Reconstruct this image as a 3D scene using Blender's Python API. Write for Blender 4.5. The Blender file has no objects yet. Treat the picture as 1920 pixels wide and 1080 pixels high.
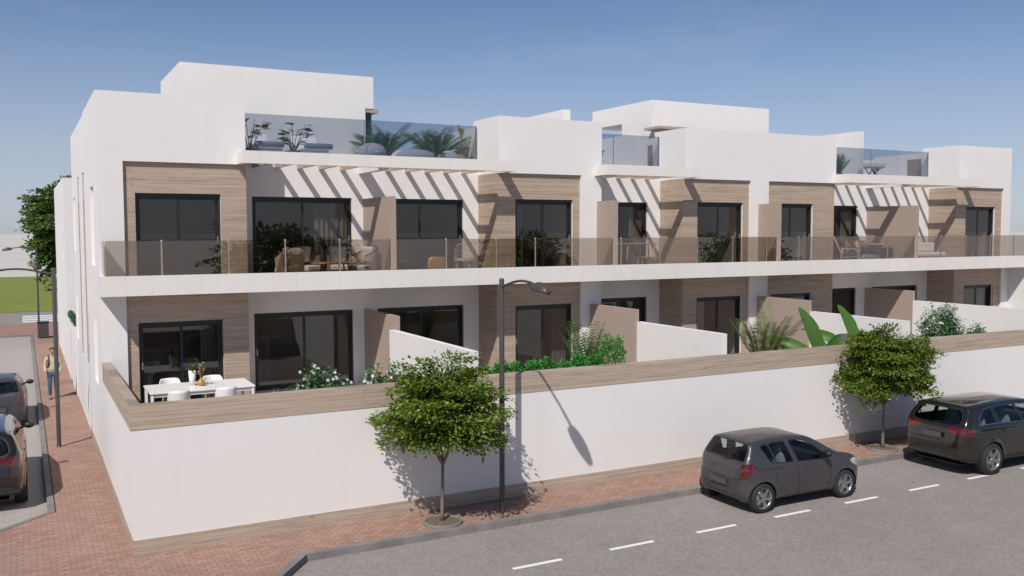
import bpy, math, random
import numpy as np
from mathutils import Vector, Matrix

# ------------------------------------------------------------ camera, light, exposure
S = bpy.context.scene
col = S.collection
cam_d = bpy.data.cameras.new("camera")
cam = bpy.data.objects.new("camera", cam_d)
col.objects.link(cam)
cam_d.sensor_width = 36.0
cam_d.lens = 1725.64 / 1920 * 36.0
cam_d.clip_start = 0.1
cam_d.clip_end = 6000
RT = Vector((0.882127, -0.471005, -0.001886))
yaw, pit = 0.490369638, 0.062149903
FW = Vector((math.sin(yaw)*math.cos(pit), math.cos(yaw)*math.cos(pit), -math.sin(pit)))
rol = -0.00188939494
r0 = Vector((math.cos(yaw), -math.sin(yaw), 0)); u0 = r0.cross(FW)
RT = r0*math.cos(rol) + u0*math.sin(rol)
UP = -r0*math.sin(rol) + u0*math.cos(rol)
cam.matrix_world = Matrix(((RT.x, UP.x, -FW.x, -1.629), (RT.y, UP.y, -FW.y, -17.413), (RT.z, UP.z, -FW.z, 5.8), (0, 0, 0, 1)))
S.camera = cam

SUN_EL, SUN_AZ = math.radians(47.4), math.radians(225.0)
W = bpy.data.worlds.new("World"); S.world = W; W.use_nodes = True
wn = W.node_tree; wn.nodes.clear()
sky = wn.nodes.new("ShaderNodeTexSky"); sky.sky_type = 'NISHITA'; sky.sun_disc = False
sky.sun_elevation = SUN_EL; sky.sun_rotation = SUN_AZ
sky.air_density = 0.75; sky.dust_density = 0.4; sky.ozone_density = 4.0; sky.altitude = 0
bg = wn.nodes.new("ShaderNodeBackground"); bg.inputs[1].default_value = 0.094
wo = wn.nodes.new("ShaderNodeOutputWorld")
tint = wn.nodes.new("ShaderNodeMix"); tint.data_type = 'RGBA'; tint.blend_type = 'MULTIPLY'; tint.inputs[0].default_value = 1.0
tint.inputs[7].default_value = (0.97, 0.95, 0.965, 1)
wn.links.new(sky.outputs[0], tint.inputs[6])
# thin haze whitening the lower sky, with faint high wisps
wtc = wn.nodes.new("ShaderNodeTexCoord"); wsp = wn.nodes.new("ShaderNodeSeparateXYZ"); wn.links.new(wtc.outputs['Generated'], wsp.inputs[0])
wr_ = wn.nodes.new("ShaderNodeMapRange"); wr_.inputs[1].default_value = 0.0; wr_.inputs[2].default_value = 0.26; wr_.inputs[3].default_value = 0.62; wr_.inputs[4].default_value = 0.0; wr_.interpolation_type = 'SMOOTHSTEP'
wn.links.new(wsp.outputs[2], wr_.inputs[0])
wmap = wn.nodes.new("ShaderNodeMapping"); wmap.inputs['Scale'].default_value = (2.2, 2.2, 11.0); wn.links.new(wtc.outputs['Generated'], wmap.inputs[0])
wnz = wn.nodes.new("ShaderNodeTexNoise"); wnz.inputs['Scale'].default_value = 1.6; wnz.inputs['Detail'].default_value = 7; wnz.inputs['Roughness'].default_value = .6; wn.links.new(wmap.outputs[0], wnz.inputs['Vector'])
wcl = wn.nodes.new("ShaderNodeMapRange"); wcl.inputs[1].default_value = .52; wcl.inputs[2].default_value = .78; wcl.inputs[3].default_value = 0; wcl.inputs[4].default_value = .16; wn.links.new(wnz.outputs[0], wcl.inputs[0])
wadd = wn.nodes.new("ShaderNodeMath"); wadd.operation = 'ADD'; wadd.use_clamp = True; wn.links.new(wr_.outputs[0], wadd.inputs[0]); wn.links.new(wcl.outputs[0], wadd.inputs[1])
whz = wn.nodes.new("ShaderNodeMix"); whz.data_type = 'RGBA'; whz.inputs[7].default_value = (5.15, 5.35, 6.15, 1)
wn.links.new(wadd.outputs[0], whz.inputs[0]); wn.links.new(tint.outputs[2], whz.inputs[6]); wn.links.new(whz.outputs[2], bg.inputs[0]); wn.links.new(bg.outputs[0], wo.inputs[0])
sl = bpy.data.lights.new("sun", 'SUN'); sl.energy = 4.2; sl.angle = math.radians(0.6); sl.color = (1.0, 0.955, 0.90)
so = bpy.data.objects.new("sun", sl); col.objects.link(so)
tosun = Vector((math.sin(SUN_AZ)*math.cos(SUN_EL), math.cos(SUN_AZ)*math.cos(SUN_EL), math.sin(SUN_EL)))
so.rotation_euler = tosun.to_track_quat('Z', 'Y').to_euler()
so.location = (-30, -40, 40)
S.view_settings.view_transform = 'Standard'; S.view_settings.look = 'None'
S.view_settings.exposure = 0.0; S.view_settings.gamma = 1.0
S.render.engine = 'CYCLES'
S.cycles.max_bounces = 10; S.cycles.transparent_max_bounces = 24; S.cycles.diffuse_bounces = 3

R = np.random.default_rng(7)
PI = math.pi

# ------------------------------------------------------------ materials
class NT:
    def __init__(s, name):
        s.m = bpy.data.materials.new(name); s.m.use_nodes = True
        s.t = s.m.node_tree; s.t.nodes.clear()
        s.o = s.n('ShaderNodeOutputMaterial')
    def n(s, typ, **kw):
        x = s.t.nodes.new(typ)
        for k, v in kw.items():
            if k.startswith('i_'):
                key = k[2:]; key = int(key) if key.isdigit() else key.replace('_', ' ')
                x.inputs[key].default_value = v
            else: setattr(x, k, v)
        return x
    def l(s, a, b): s.t.links.new(a, b)
    def math(s, op, a, b=None, c=None):
        x = s.n('ShaderNodeMath', operation=op)
        for i, v in enumerate((a, b, c)):
            if v is None: continue
            if isinstance(v, (int, float)): x.inputs[i].default_value = v
            else: s.l(v, x.inputs[i])
        return x.outputs[0]
    def noise(s, scale, detail=4, rough=0.55, vec=None, sc=None):
        x = s.n('ShaderNodeTexNoise'); x.inputs['Scale'].default_value = scale
        x.inputs['Detail'].default_value = detail; x.inputs['Roughness'].default_value = rough
        if vec is None: vec = s.pos()
        if sc is not None:
            mp = s.n('ShaderNodeMapping'); mp.inputs['Scale'].default_value = sc; s.l(vec, mp.inputs[0]); vec = mp.outputs[0]
        s.l(vec, x.inputs['Vector']); return x.outputs[0]
    def pos(s): return s.n('ShaderNodeNewGeometry').outputs['Position']
    def obj(s): return s.n('ShaderNodeTexCoord').outputs['Object']
    def ramp(s, fac, stops):
        x = s.n('ShaderNodeValToRGB'); s.l(fac, x.inputs[0])
        e = x.color_ramp.elements
        while len(e) < len(stops): e.new(0.5)
        for k, (p, c) in enumerate(stops): e[k].position = p; e[k].color = (*c, 1)
        return x.outputs[0]
    def mix(s, fac, a, b, mode='MIX'):
        x = s.n('ShaderNodeMix', data_type='RGBA', blend_type=mode)
        for k, v in ((0, fac), (6, a), (7, b)):
            if isinstance(v, (int, float)): x.inputs[k].default_value = v
            elif isinstance(v, tuple): x.inputs[k].default_value = (*v, 1)
            else: s.l(v, x.inputs[k])
        return x.outputs[2]
    def bsdf(s, color, rough=0.8, bump=None, bstr=0.3, bdist=0.01, **kw):
        p = s.n('ShaderNodeBsdfPrincipled')
        if isinstance(color, tuple): p.inputs['Base Color'].default_value = (*color, 1)
        else: s.l(color, p.inputs['Base Color'])
        if isinstance(rough, (int, float)): p.inputs['Roughness'].default_value = rough
        else: s.l(rough, p.inputs['Roughness'])
        for k, v in kw.items(): p.inputs[k.replace('_', ' ')].default_value = v
        if bump is not None:
            b = s.n('ShaderNodeBump'); b.inputs['Strength'].default_value = bstr; b.inputs['Distance'].default_value = bdist
            s.l(bump, b.inputs['Height']); s.l(b.outputs[0], p.inputs['Normal'])
        s.l(p.outputs[0], s.o.inputs[0]); return p
    def uv(s):   # (x+y, z) : board direction for every axis aligned vertical face
        sp = s.n('ShaderNodeSeparateXYZ'); s.l(s.pos(), sp.inputs[0])
        u = s.math('ADD', sp.outputs[0], sp.outputs[1])
        cb = s.n('ShaderNodeCombineXYZ'); s.l(u, cb.inputs[0]); s.l(sp.outputs[2], cb.inputs[1]); return cb.outputs[0], u, sp

M = {}
def simple(name, c, rough=0.6, var=0.12, scale=6, bump=0.0, **kw):
    t = NT(name)
    nz = t.noise(scale, 5, vec=t.obj())
    lo = tuple(max(0, v*(1-var)) for v in c); hi = tuple(min(1, v*(1+var)) for v in c)
    cc = t.ramp(nz, [(0.3, lo), (0.7, hi)])
    t.bsdf(cc, rough, bump=nz if bump else None, bstr=bump, **kw)
    M[name] = t.m; return t.m

def white_render(name, c):
    t = NT(name)
    a = t.noise(0.35, 4); b = t.noise(3.0, 5, 0.6)
    f = t.math('ADD', t.math('MULTIPLY', a, 0.6), t.math('MULTIPLY', b, 0.4))
    cc = t.ramp(f, [(0.30, tuple(v*0.955 for v in c)), (0.66, c)])
    # faint rain streaks
    st = t.noise(1.0, 3, 0.6, sc=(2.2, 2.2, 0.12))
    cc = t.mix(t.math('MULTIPLY', t.math('GREATER_THAN', st, 0.63), 0.035), cc, (0.45, 0.41, 0.37))
    g = t.noise(140, 2)
    t.bsdf(cc, 0.92, bump=g, bstr=0.12, bdist=0.004)
    M[name] = t.m
white_render('white_render', (0.765, 0.735, 0.708))
white_render('warm_white', (0.745, 0.70, 0.67))

def fascia():
    t = NT('fascia_panel'); v, u, sp = t.uv()
    k = t.math('DIVIDE', u, 0.56); fr = t.math('FRACT', t.math('ADD', k, 100.37))
    ln = t.math('LESS_THAN', t.math('ABSOLUTE', t.math('SUBTRACT', fr, 0.5)), 0.010)
    nz = t.noise(2.0, 5)
    cc = t.ramp(nz, [(0.3, (0.715, 0.68, 0.63)), (0.7, (0.755, 0.72, 0.665))])
    cc = t.mix(t.math('MULTIPLY', ln, 0.3), cc, (0.5, 0.46, 0.42))
    t.bsdf(cc, 0.8, bump=t.math('SUBTRACT', 1.0, ln), bstr=0.5, bdist=0.004); M['fascia_panel'] = t.m
fascia()

def wood(name, tone, plank=0.115, contrast=1.0):
    t = NT(name); v, u, sp = t.uv()
    br = t.n('ShaderNodeTexBrick'); br.offset = 0.37; br.offset_frequency = 2
    t.l(v, br.inputs['Vector'])
    br.inputs['Color1'].default_value = (0, 0, 0, 1); br.inputs['Color2'].default_value = (1, 1, 1, 1)
    br.inputs['Mortar'].default_value = (0.5, 0.5, 0.5, 1); br.inputs['Scale'].default_value = 1
    br.inputs['Mortar Size'].default_value = 0.0045; br.inputs['Mortar Smooth'].default_value = 0.2; br.inputs['Bias'].default_value = 0
    br.inputs['Brick Width'].default_value = 4.3; br.inputs['Row Height'].default_value = plank
    g1 = t.noise(1.0, 8, 0.66, vec=v, sc=(.9, 20, 1)); g2 = t.noise(1.0, 6, 0.65, vec=v, sc=(2.2, 62, 1))
    g = t.math('ADD', t.math('MULTIPLY', g1, 0.62), t.math('MULTIPLY', g2, 0.38))
    sp2 = t.n('ShaderNodeSeparateColor'); t.l(br.outputs['Color'], sp2.inputs[0])
    f = t.math('ADD', g, t.math('MULTIPLY', t.math('SUBTRACT', sp2.outputs[0], 0.5), 0.10))
    d = tuple(x*(1-0.36*contrast) for x in tone); h = tuple(min(1, x*(1+0.22*contrast)) for x in tone)
    cc = t.ramp(f, [(0.30, d), (0.50, tone), (0.72, h)])
    kn = t.n('ShaderNodeTexVoronoi'); mp = t.n('ShaderNodeMapping'); mp.inputs['Scale'].default_value = (0.9, 3.4, 1); t.l(v, mp.inputs[0]); t.l(mp.outputs[0], kn.inputs['Vector']); kn.inputs['Scale'].default_value = 1.0
    knot = t.math('MULTIPLY', t.math('LESS_THAN', kn.outputs['Distance'], 0.055), 0.5)
    cc = t.mix(knot, cc, tuple(x*0.4 for x in tone))
    cc = t.mix(t.math('MULTIPLY', br.outputs['Fac'], t.math('ADD', .10, t.math('MULTIPLY', t.math('GREATER_THAN', t.noise(1.0, 2, .5, vec=v, sc=(.8, 9, 1)), .5), .36))), cc, tuple(x*0.30 for x in tone))
    hgt = t.math('SUBTRACT', t.math('MULTIPLY', g, 0.35), br.outputs['Fac'])
    t.bsdf(cc, 0.72, bump=hgt, bstr=0.35, bdist=0.006); M[name] = t.m
wood('wood_boards', (0.425, 0.327, 0.248), plank=.088, contrast=1.2)
wood('wood_band', (0.44, 0.345, 0.268), plank=0.0733, contrast=1.1)

def stucco():
    t = NT('brown_stucco'); v, u, sp = t.uv()
    n1 = t.noise(1.0, 5, 0.6, vec=v, sc=(9, 26, 1)); n2 = t.noise(60, 4)
    cc = t.ramp(n1, [(0.3, (0.345, 0.262, 0.212)), (0.7, (0.43, 0.338, 0.277))])
    t.bsdf(cc, 0.9, bump=t.math('ADD', n1, t.math('MULTIPLY', n2, 0.3)), bstr=0.9, bdist=0.02); M['brown_stucco'] = t.m
stucco()

def paving():
    t = NT('brick_paving')
    br = t.n('ShaderNodeTexBrick'); br.offset = 0.5
    t.l(t.pos(), br.inputs['Vector'])
    br.inputs['Scale'].default_value = 1; br.inputs['Brick Width'].default_value = 0.205; br.inputs['Row Height'].default_value = 0.105
    br.inputs['Mortar Size'].default_value = 0.0075; br.inputs['Mortar Smooth'].default_value = 0.3; br.inputs['Bias'].default_value = 0
    br.inputs['Color1'].default_value = (0, 0, 0, 1); br.inputs['Color2'].default_value = (1, 1, 1, 1); br.inputs['Mortar'].default_value = (0.5, 0.5, 0.5, 1)
    sp = t.n('ShaderNodeSeparateColor'); t.l(br.outputs['Color'], sp.inputs[0])
    big = t.noise(0.9, 5, 0.6); sm = t.noise(45, 4)
    f = t.math('ADD', t.math('MULTIPLY', sp.outputs[0], 0.30), t.math('ADD', t.math('MULTIPLY', big, 0.46), t.math('MULTIPLY', sm, 0.26)))
    cc = t.ramp(f, [(0.24, (0.262, 0.148, 0.107)), (0.5, (0.34, 0.205, 0.152)), (0.8, (0.425, 0.27, 0.207))])
    dirt = t.noise(0.5, 6, 0.65)
    cc = t.mix(t.math('MULTIPLY', t.math('GREATER_THAN', dirt, 0.58), 0.10), cc, (0.22, 0.18, 0.16))
    cc = t.mix(t.math('MULTIPLY', br.outputs['Fac'], 0.92), cc, (0.165, 0.108, 0.088))
    t.bsdf(cc, 0.9, bump=t.math('SUBTRACT', t.math('MULTIPLY', sm, 0.2), br.outputs['Fac']), bstr=0.5, bdist=0.006); M['brick_paving'] = t.m
paving()

def asphalt():
    t = NT('asphalt')
    f1 = t.noise(110, 3, 0.7); f2 = t.noise(1.3, 6, 0.62); f3 = t.noise(0.25, 3)
    f4 = t.noise(13, 5, .75)
    f = t.math('ADD', t.math('MULTIPLY', f1, 0.38), t.math('ADD', t.math('MULTIPLY', f4, .44), t.math('ADD', t.math('MULTIPLY', f2, 0.10), t.math('MULTIPLY', f3, 0.08))))
    cc = t.ramp(f, [(0.37, (0.170, 0.148, 0.134)), (0.5, (0.262, 0.233, 0.214)), (0.63, (0.36, 0.324, 0.299))])
    vo = t.n('ShaderNodeTexVoronoi', feature='DISTANCE_TO_EDGE'); vo.inputs['Scale'].default_value = 0.9
    wv = t.mix(0.22, t.pos(), t.n('ShaderNodeTexNoise', i_Scale=2.2).outputs['Color'], 'ADD'); t.l(wv, vo.inputs['Vector'])
    cr = t.math('MULTIPLY', t.math('LESS_THAN', vo.outputs['Distance'], 0.006), t.math('MULTIPLY', t.math('GREATER_THAN', f2, 0.56), 0.16))
    cc = t.mix(cr, cc, (0.10, 0.09, 0.085))
    t.bsdf(cc, 0.88, bump=f1, bstr=0.35, bdist=0.006); M['asphalt'] = t.m
asphalt()

def pavers():
    t = NT('grey_pavers')
    br = t.n('ShaderNodeTexBrick'); t.l(t.pos(), br.inputs['Vector']); br.offset = 0.5
    br.inputs['Scale'].default_value = 1; br.inputs['Brick Width'].default_value = 0.2; br.inputs['Row Height'].default_value = 0.2
    br.inputs['Mortar Size'].default_value = 0.006; br.inputs['Color1'].default_value = (.34, .305, .28, 1); br.inputs['Color2'].default_value = (.38, .345, .32, 1); br.inputs['Mortar'].default_value = (.27, .24, .22, 1)
    n = t.noise(30, 5)
    cc = t.mix(0.35, br.outputs['Color'], t.ramp(n, [(0.3, (.29, .262, .24)), (0.7, (.42, .38, .352))]))
    t.bsdf(cc, 0.9, bump=n, bstr=0.2, bdist=0.004); M['grey_pavers'] = t.m
pavers()

def kerbm():
    t = NT('kerb_concrete'); n = t.noise(90, 4, 0.7); b = t.noise(2, 4)
    v, u, sp = t.uv()
    fr = t.math('FRACT', t.math('ADD', u, 200.3)); jn = t.math('LESS_THAN', fr, 0.012)
    cc = t.ramp(t.math('ADD', t.math('MULTIPLY', n, .6), t.math('MULTIPLY', b, .4)), [(0.35, (.14, .126, .117)), (0.65, (.275, .25, .234))])
    cc = t.mix(t.math('MULTIPLY', jn, .6), cc, (.1, .09, .085))
    t.bsdf(cc, 0.9, bump=n, bstr=0.4, bdist=0.006); M['kerb_concrete'] = t.m
kerbm()

def ground():
    t = NT('bare_ground'); a = t.noise(0.02, 5, .6); b = t.noise(0.9, 6, .6)
    cc = t.ramp(t.math('ADD', t.math('MULTIPLY', a, .6), t.math('MULTIPLY', b, .4)), [(0.3, (.50, .455, .42)), (0.7, (.60, .555, .515))])
    t.bsdf(cc, 0.95, bump=b, bstr=.2, bdist=.03); M['bare_ground'] = t.m
    t = NT('lawn'); a = t.noise(0.35, 4, .6); b = t.noise(9, 6, .7)
    cc = t.ramp(t.math('ADD', t.math('MULTIPLY', a, .45), t.math('MULTIPLY', b, .55)), [(0.3, (.13, .165, .022)), (0.55, (.20, .235, .04)), (0.75, (.27, .29, .065))])
    t.bsdf(cc, 0.95, bump=b, bstr=.8, bdist=.05); M['lawn'] = t.m
ground()

def tiles():
    t = NT('terrace_tiles'); br = t.n('ShaderNodeTexBrick'); t.l(t.pos(), br.inputs['Vector']); br.offset = 0
    br.inputs['Scale'].default_value = 1; br.inputs['Brick Width'].default_value = .6; br.inputs['Row Height'].default_value = .6; br.inputs['Mortar Size'].default_value = .004
    br.inputs['Color1'].default_value = (.26, .225, .195, 1); br.inputs['Color2'].default_value = (.29, .25, .22, 1); br.inputs['Mortar'].default_value = (.17, .15, .13, 1)
    t.bsdf(br.outputs['Color'], .6); M['terrace_tiles'] = t.m
tiles()

def glass(name, tint, gl_col=(1, 1, 1), ior=1.5, rough=0.0):
    t = NT(name)
    tr = t.n('ShaderNodeBsdfTransparent'); tr.inputs[0].default_value = (*tint, 1)
    g = t.n('ShaderNodeBsdfGlossy'); g.inputs[0].default_value = (*gl_col, 1); g.inputs['Roughness'].default_value = rough
    fr = t.n('ShaderNodeFresnel')
    bk = t.n('ShaderNodeNewGeometry').outputs['Backfacing']     # same reflectance from either face of a pane
    t.l(t.math('ADD', ior, t.math('MULTIPLY', bk, 1.0/ior-ior)), fr.inputs[0])
    mx = t.n('ShaderNodeMixShader'); t.l(fr.outputs[0], mx.inputs[0]); t.l(tr.outputs[0], mx.inputs[1]); t.l(g.outputs[0], mx.inputs[2])
    t.l(mx.outputs[0], t.o.inputs[0]); M[name] = t.m
glass('rail_glass', (0.715, 0.675, 0.64), ior=1.85)
glass('roof_glass', (0.69, 0.718, 0.765))
glass('window_glass', (0.48, 0.455, 0.445), ior=1.75)
glass('car_glass', (0.72, 0.80, 0.79), ior=1.5)

simple('anthracite_frame', (0.018, 0.0175, 0.018), 0.45, 0.1)
simple('steel', (0.55, 0.55, 0.56), 0.35, 0.06, Metallic=0.9)
simple('post_grey', (0.50, 0.48, 0.47), 0.45, 0.05)
simple('lamp_metal', (0.062, 0.056, 0.056), 0.42, 0.12, 14)
simple('lamp_lens', (0.55, 0.53, 0.5), 0.3, 0.05)
simple('curtain_cloth', (0.36, 0.33, 0.30), 0.9, 0.08)
simple('pergola_wood', (0.46, 0.36, 0.285), 0.7, 0.2, 9)
simple('strip_wood', (0.42, 0.34, 0.29), 0.7, 0.2, 9)
simple('door_brown', (0.26, 0.215, 0.19), 0.6, 0.12)
simple('road_paint', (0.80, 0.79, 0.77), 0.7, 0.07, 12)
simple('slate_door', (0.055, 0.065, 0.08), 0.4, 0.1)
simple('room_floor', (0.30, 0.235, 0.18), 0.5, 0.1)

# ------------------------------------------------------------ mesh helpers
def link(name, me, mat=None, parent=None):
    o = bpy.data.objects.new(name, me); col.objects.link(o)
    if mat is not None:
        for m in (mat if isinstance(mat, (list, tuple)) else [mat]): me.materials.append(M[m] if isinstance(m, str) else m)
    if parent is not None: o.parent = parent
    return o
def mesh(name, v, f, smooth=False):
    me = bpy.data.meshes.new(name); me.from_pydata([tuple(p) for p in v], [], [tuple(x) for x in f]); me.update()
    if smooth: me.polygons.foreach_set('use_smooth', [True]*len(me.polygons))
    return me
def tag(o, label=None, cat=None, group=None, kind=None):
    if label: o['label'] = label
    if cat: o['category'] = cat
    if group: o['group'] = group
    if kind: o['kind'] = kind
    return o
def thing(name, label, cat, loc=(0, 0, 0), rz=0, group=None):
    o = bpy.data.objects.new(name, None); col.objects.link(o); o.location = loc; o.rotation_euler = (0, 0, rz)
    o.empty_display_size = 0.2
    return tag(o, label, cat, group)
def dup(o, loc, rz=0, label=None, sc=None):
    def cp(a, par):
        b = a.copy(); col.objects.link(b)
        if par is not None: b.parent = par; b.matrix_parent_inverse = a.matrix_parent_inverse.copy()
        for ch in list(a.children): cp(ch, b)
        return b
    r = cp(o, None); r.location = loc; r.rotation_euler = (0, 0, rz)
    if label: r['label'] = label
    if sc: r.scale = sc
    return r

class MB:
    """collects shapes, builds one mesh object"""
    def __init__(s): s.v = []; s.f = []; s.mi = []; s.sm = []
    def add(s, v, f, mi=0, smooth=False):
        n = len(s.v); s.v += [tuple(map(float, p)) for p in v]
        s.f += [tuple(int(i)+n for i in x) for x in f]; s.mi += [mi]*len(f); s.sm += [smooth]*len(f); return s
    def box(s, x0, x1, y0, y1, z0, z1, mi=0):
        v = [(x, y, z) for x in (x0, x1) for y in (y0, y1) for z in (z0, z1)]
        return s.add(v, [(0, 1, 3, 2), (4, 6, 7, 5), (0, 4, 5, 1), (2, 3, 7, 6), (0, 2, 6, 4), (1, 5, 7, 3)], mi)
    def bar(s, a, b, w, h=None, mi=0, up=(0, 0, 1)):
        a = Vector(a); b = Vector(b); d = (b-a).normalized(); h = h or w
        u = Vector(up)
        if abs(d.dot(u)) > .95: u = Vector((0, 1, 0))
        x = d.cross(u).normalized(); y = x.cross(d).normalized()
        v = [p + x*sx*w/2 + y*sy*h/2 for p in (a, b) for sx, sy in ((-1, -1), (1, -1), (1, 1), (-1, 1))]
        return s.add(v, [(0, 3, 2, 1), (4, 5, 6, 7), (0, 1, 5, 4), (1, 2, 6, 5), (2, 3, 7, 6), (3, 0, 4, 7)], mi)
    def tube(s, pts, rad, n=10, mi=0, cap=True):
        pts = [Vector(p) for p in pts]
        if isinstance(rad, (int, float)): rad = [rad]*len(pts)
        vs = []; fs = []; px = None
        for i, p in enumerate(pts):
            d = (pts[min(i+1, len(pts)-1)] - pts[max(i-1, 0)]).normalized()
            if px is None:
                px = d.orthogonal().normalized()
            else:
                px = (px - d*px.dot(d)).normalized()
            py = d.cross(px)
            for k in range(n):
                a = 2*PI*k/n; vs.append(p + (px*math.cos(a) + py*math.sin(a))*rad[i])
        for i in range(len(pts)-1):
            for k in range(n): fs.append((i*n+k, i*n+(k+1) % n, (i+1)*n+(k+1) % n, (i+1)*n+k))
        if cap: fs += [tuple(range(n))[::-1], tuple((len(pts)-1)*n+k for k in range(n))]
        return s.add(vs, fs, mi, True)
    def lathe(s, prof, n=24, c=(0, 0, 0), mi=0, axis='z', closed=False):
        vs = []; fs = []
        for r, z in prof:
            for k in range(n):
                a = 2*PI*k/n; p = (r*math.cos(a), r*math.sin(a), z)
                if axis == 'y': p = (p[0], p[2], p[1])
                vs.append((p[0]+c[0], p[1]+c[1], p[2]+c[2]))
        m = len(prof)
        for i in range(m-1 + (1 if closed else 0)):
            j = (i+1) % m
            for k in range(n):
                q = (i*n+k, i*n+(k+1) % n, j*n+(k+1) % n, j*n+k)
                fs.append(q[::-1] if axis == 'y' else q)
        return s.add(vs, fs, mi, True)
    def ell(s, c, r, nu=12, nv=8, mi=0):
        vs = []; fs = []
        for i in range(nv+1):
            t = PI*i/nv
            for k in range(nu):
                a = 2*PI*k/nu; vs.append((c[0]+r[0]*math.sin(t)*math.cos(a), c[1]+r[1]*math.sin(t)*math.sin(a), c[2]-r[2]*math.cos(t)))
        for i in range(nv):
            for k in range(nu): fs.append((i*nu+k, i*nu+(k+1) % nu, (i+1)*nu+(k+1) % nu, (i+1)*nu+k))
        return s.add(vs, fs, mi, True)
    def build(s, name, mat, parent=None, bevel=0, sub=0):
        me = bpy.data.meshes.new(name); me.from_pydata(s.v, [], s.f)
        me.polygons.foreach_set('material_index', s.mi); me.polygons.foreach_set('use_smooth', s.sm); me.update()
        o = link(name, me, mat, parent)
        if bevel:
            b = o.modifiers.new('bevel', 'BEVEL'); b.width = bevel; b.segments = 2; b.limit_method = 'ANGLE'; b.angle_limit = math.radians(40); b.harden_normals = False
        if sub:
            q = o.modifiers.new('sub', 'SUBSURF'); q.levels = sub; q.render_levels = sub
        return o

def csg(ops):
    """union / difference of axis aligned boxes -> clean boundary faces"""
    ax = [sorted({round(b[i], 4) for _, b in ops} | {round(b[i+1], 4) for _, b in ops}) for i in (0, 2, 4)]
    n = [len(a)-1 for a in ax]; occ = np.zeros([k+2 for k in n], bool)
    ix = [{v: k for k, v in enumerate(a)} for a in ax]
    for sg, b in ops:
        sl_ = tuple(slice(ix[i][round(b[2*i], 4)]+1, ix[i][round(b[2*i+1], 4)]+1) for i in range(3))
        occ[sl_] = (sg == '+')
    vid = {}; vs = []; fs = []
    def V(i, j, k):
        q = (i, j, k)
        if q not in vid: vid[q] = len(vs); vs.append((ax[0][i], ax[1][j], ax[2][k]))
        return vid[q]
    for i, j, k in np.argwhere(occ):
        a, b, c = i-1, j-1, k-1
        if not occ[i-1, j, k]: fs.append((V(a, b, c), V(a, b, c+1), V(a, b+1, c+1), V(a, b+1, c)))
        if not occ[i+1, j, k]: fs.append((V(a+1, b, c), V(a+1, b+1, c), V(a+1, b+1, c+1), V(a+1, b, c+1)))
        if not occ[i, j-1, k]: fs.append((V(a, b, c), V(a+1, b, c), V(a+1, b, c+1), V(a, b, c+1)))
        if not occ[i, j+1, k]: fs.append((V(a, b+1, c), V(a, b+1, c+1), V(a+1, b+1, c+1), V(a+1, b+1, c)))
        if not occ[i, j, k-1]: fs.append((V(a, b, c), V(a, b+1, c), V(a+1, b+1, c), V(a+1, b, c)))
        if not occ[i, j, k+1]: fs.append((V(a, b, c+1), V(a+1, b, c+1), V(a+1, b+1, c+1), V(a, b+1, c+1)))
    return vs, fs
def solid(name, ops, mat, parent=None):
    v, f = csg(ops); return link(name, mesh(name, v, f), mat, parent)

# ------------------------------------------------------------ setting
def sheet(name, poly, z, mat):
    n = len(poly)
    return tag(link(name, mesh(name, [(x, y, z) for x, y in poly], [tuple(range(n))]), mat), kind='structure')
sheet('ground', [(-2500, -2500), (2500, -2500), (2500, 2500), (-2500, 2500)], -0.30, 'bare_ground')
def slab_poly(name, poly, z0, z1, mat):
    n = len(poly); v = [(x, y, z1) for x, y in poly] + [(x, y, z0) for x, y in poly]
    f = [tuple(range(n))] + [(i, i+n, (i+1) % n+n, (i+1) % n) for i in range(n)]
    return tag(link(name, mesh(name, v, f), mat), kind='structure')
slab_poly('road', [(-60, -14), (90, -14), (90, -1.0), (-60, -1.0)], -0.29, -0.13, 'asphalt')
slab_poly('parking_bay', [(-14, 1.0), (-1.0, 1.0), (-1.0, 41.3), (-14, 41.3)], -0.28, -0.10, 'grey_pavers')
slab_poly('pavement', [(90, -1.36), (90, 0.4), (0.4, 0.4), (0.4, 48.0), (-14, 48.0), (-14, 41.1), (-1.14, 41.1), (-1.14, 3.6), (-2.26, 2.56), (-14, -1.0), (-14, -9), (-3.2, -9), (2.72, -1.36)][::-1], -0.27, 0.0, 'brick_paving')
slab_poly('cross_road', [(-40, 48.2), (60, 48.2), (60, 58.2), (-40, 58.2)], -0.26, -0.06, 'asphalt')
slab_poly('footpath', [(-14, 58.1), (-3.2, 58.1), (-4.4, 116.5), (-14, 116.5)], -0.25, -0.02, 'grey_pavers')
slab_poly('lawn', [(-3.2, 58.1), (60, 58.1), (60, 116.5), (-4.4, 116.5)], -0.25, 0.02, 'lawn')
def strip(name, pts, w, z0, z1, mat):
    # kerb: a bar of width w laid to the left of the polyline
    L_ = []; n = len(pts); P = [Vector((*p, 0)) for p in pts]
    for i in range(n):
        d = []
        if i: d.append((P[i]-P[i-1]).normalized())
        if i < n-1: d.append((P[i+1]-P[i]).normalized())
        nn = [Vector((-q.y, q.x, 0)) for q in d]; a = sum(nn, Vector())
        a = a.normalized(); a = a/max(.3, a.dot(nn[0])); L_.append(P[i]+a*w)
    v = []; f = []
    for a, b in zip(P, L_): v += [(a.x, a.y, z0), (a.x, a.y, z1), (b.x, b.y, z1), (b.x, b.y, z0)]
    for i in range(n-1):
        for k in range(4): f.append((4*i+k, 4*i+(k+1) % 4, 4*i+4+(k+1) % 4, 4*i+4+k))
    f += [(0, 3, 2, 1), tuple(4*(n-1)+k for k in range(4))]
    return tag(link(name, mesh(name, v, f), mat), kind='structure')
strip('front_kerb', [(90, -1.38), (2.74, -1.38), (-3.22, -9.02)][::-1], 0.15, -0.2, 0.006, 'kerb_concrete')
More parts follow.
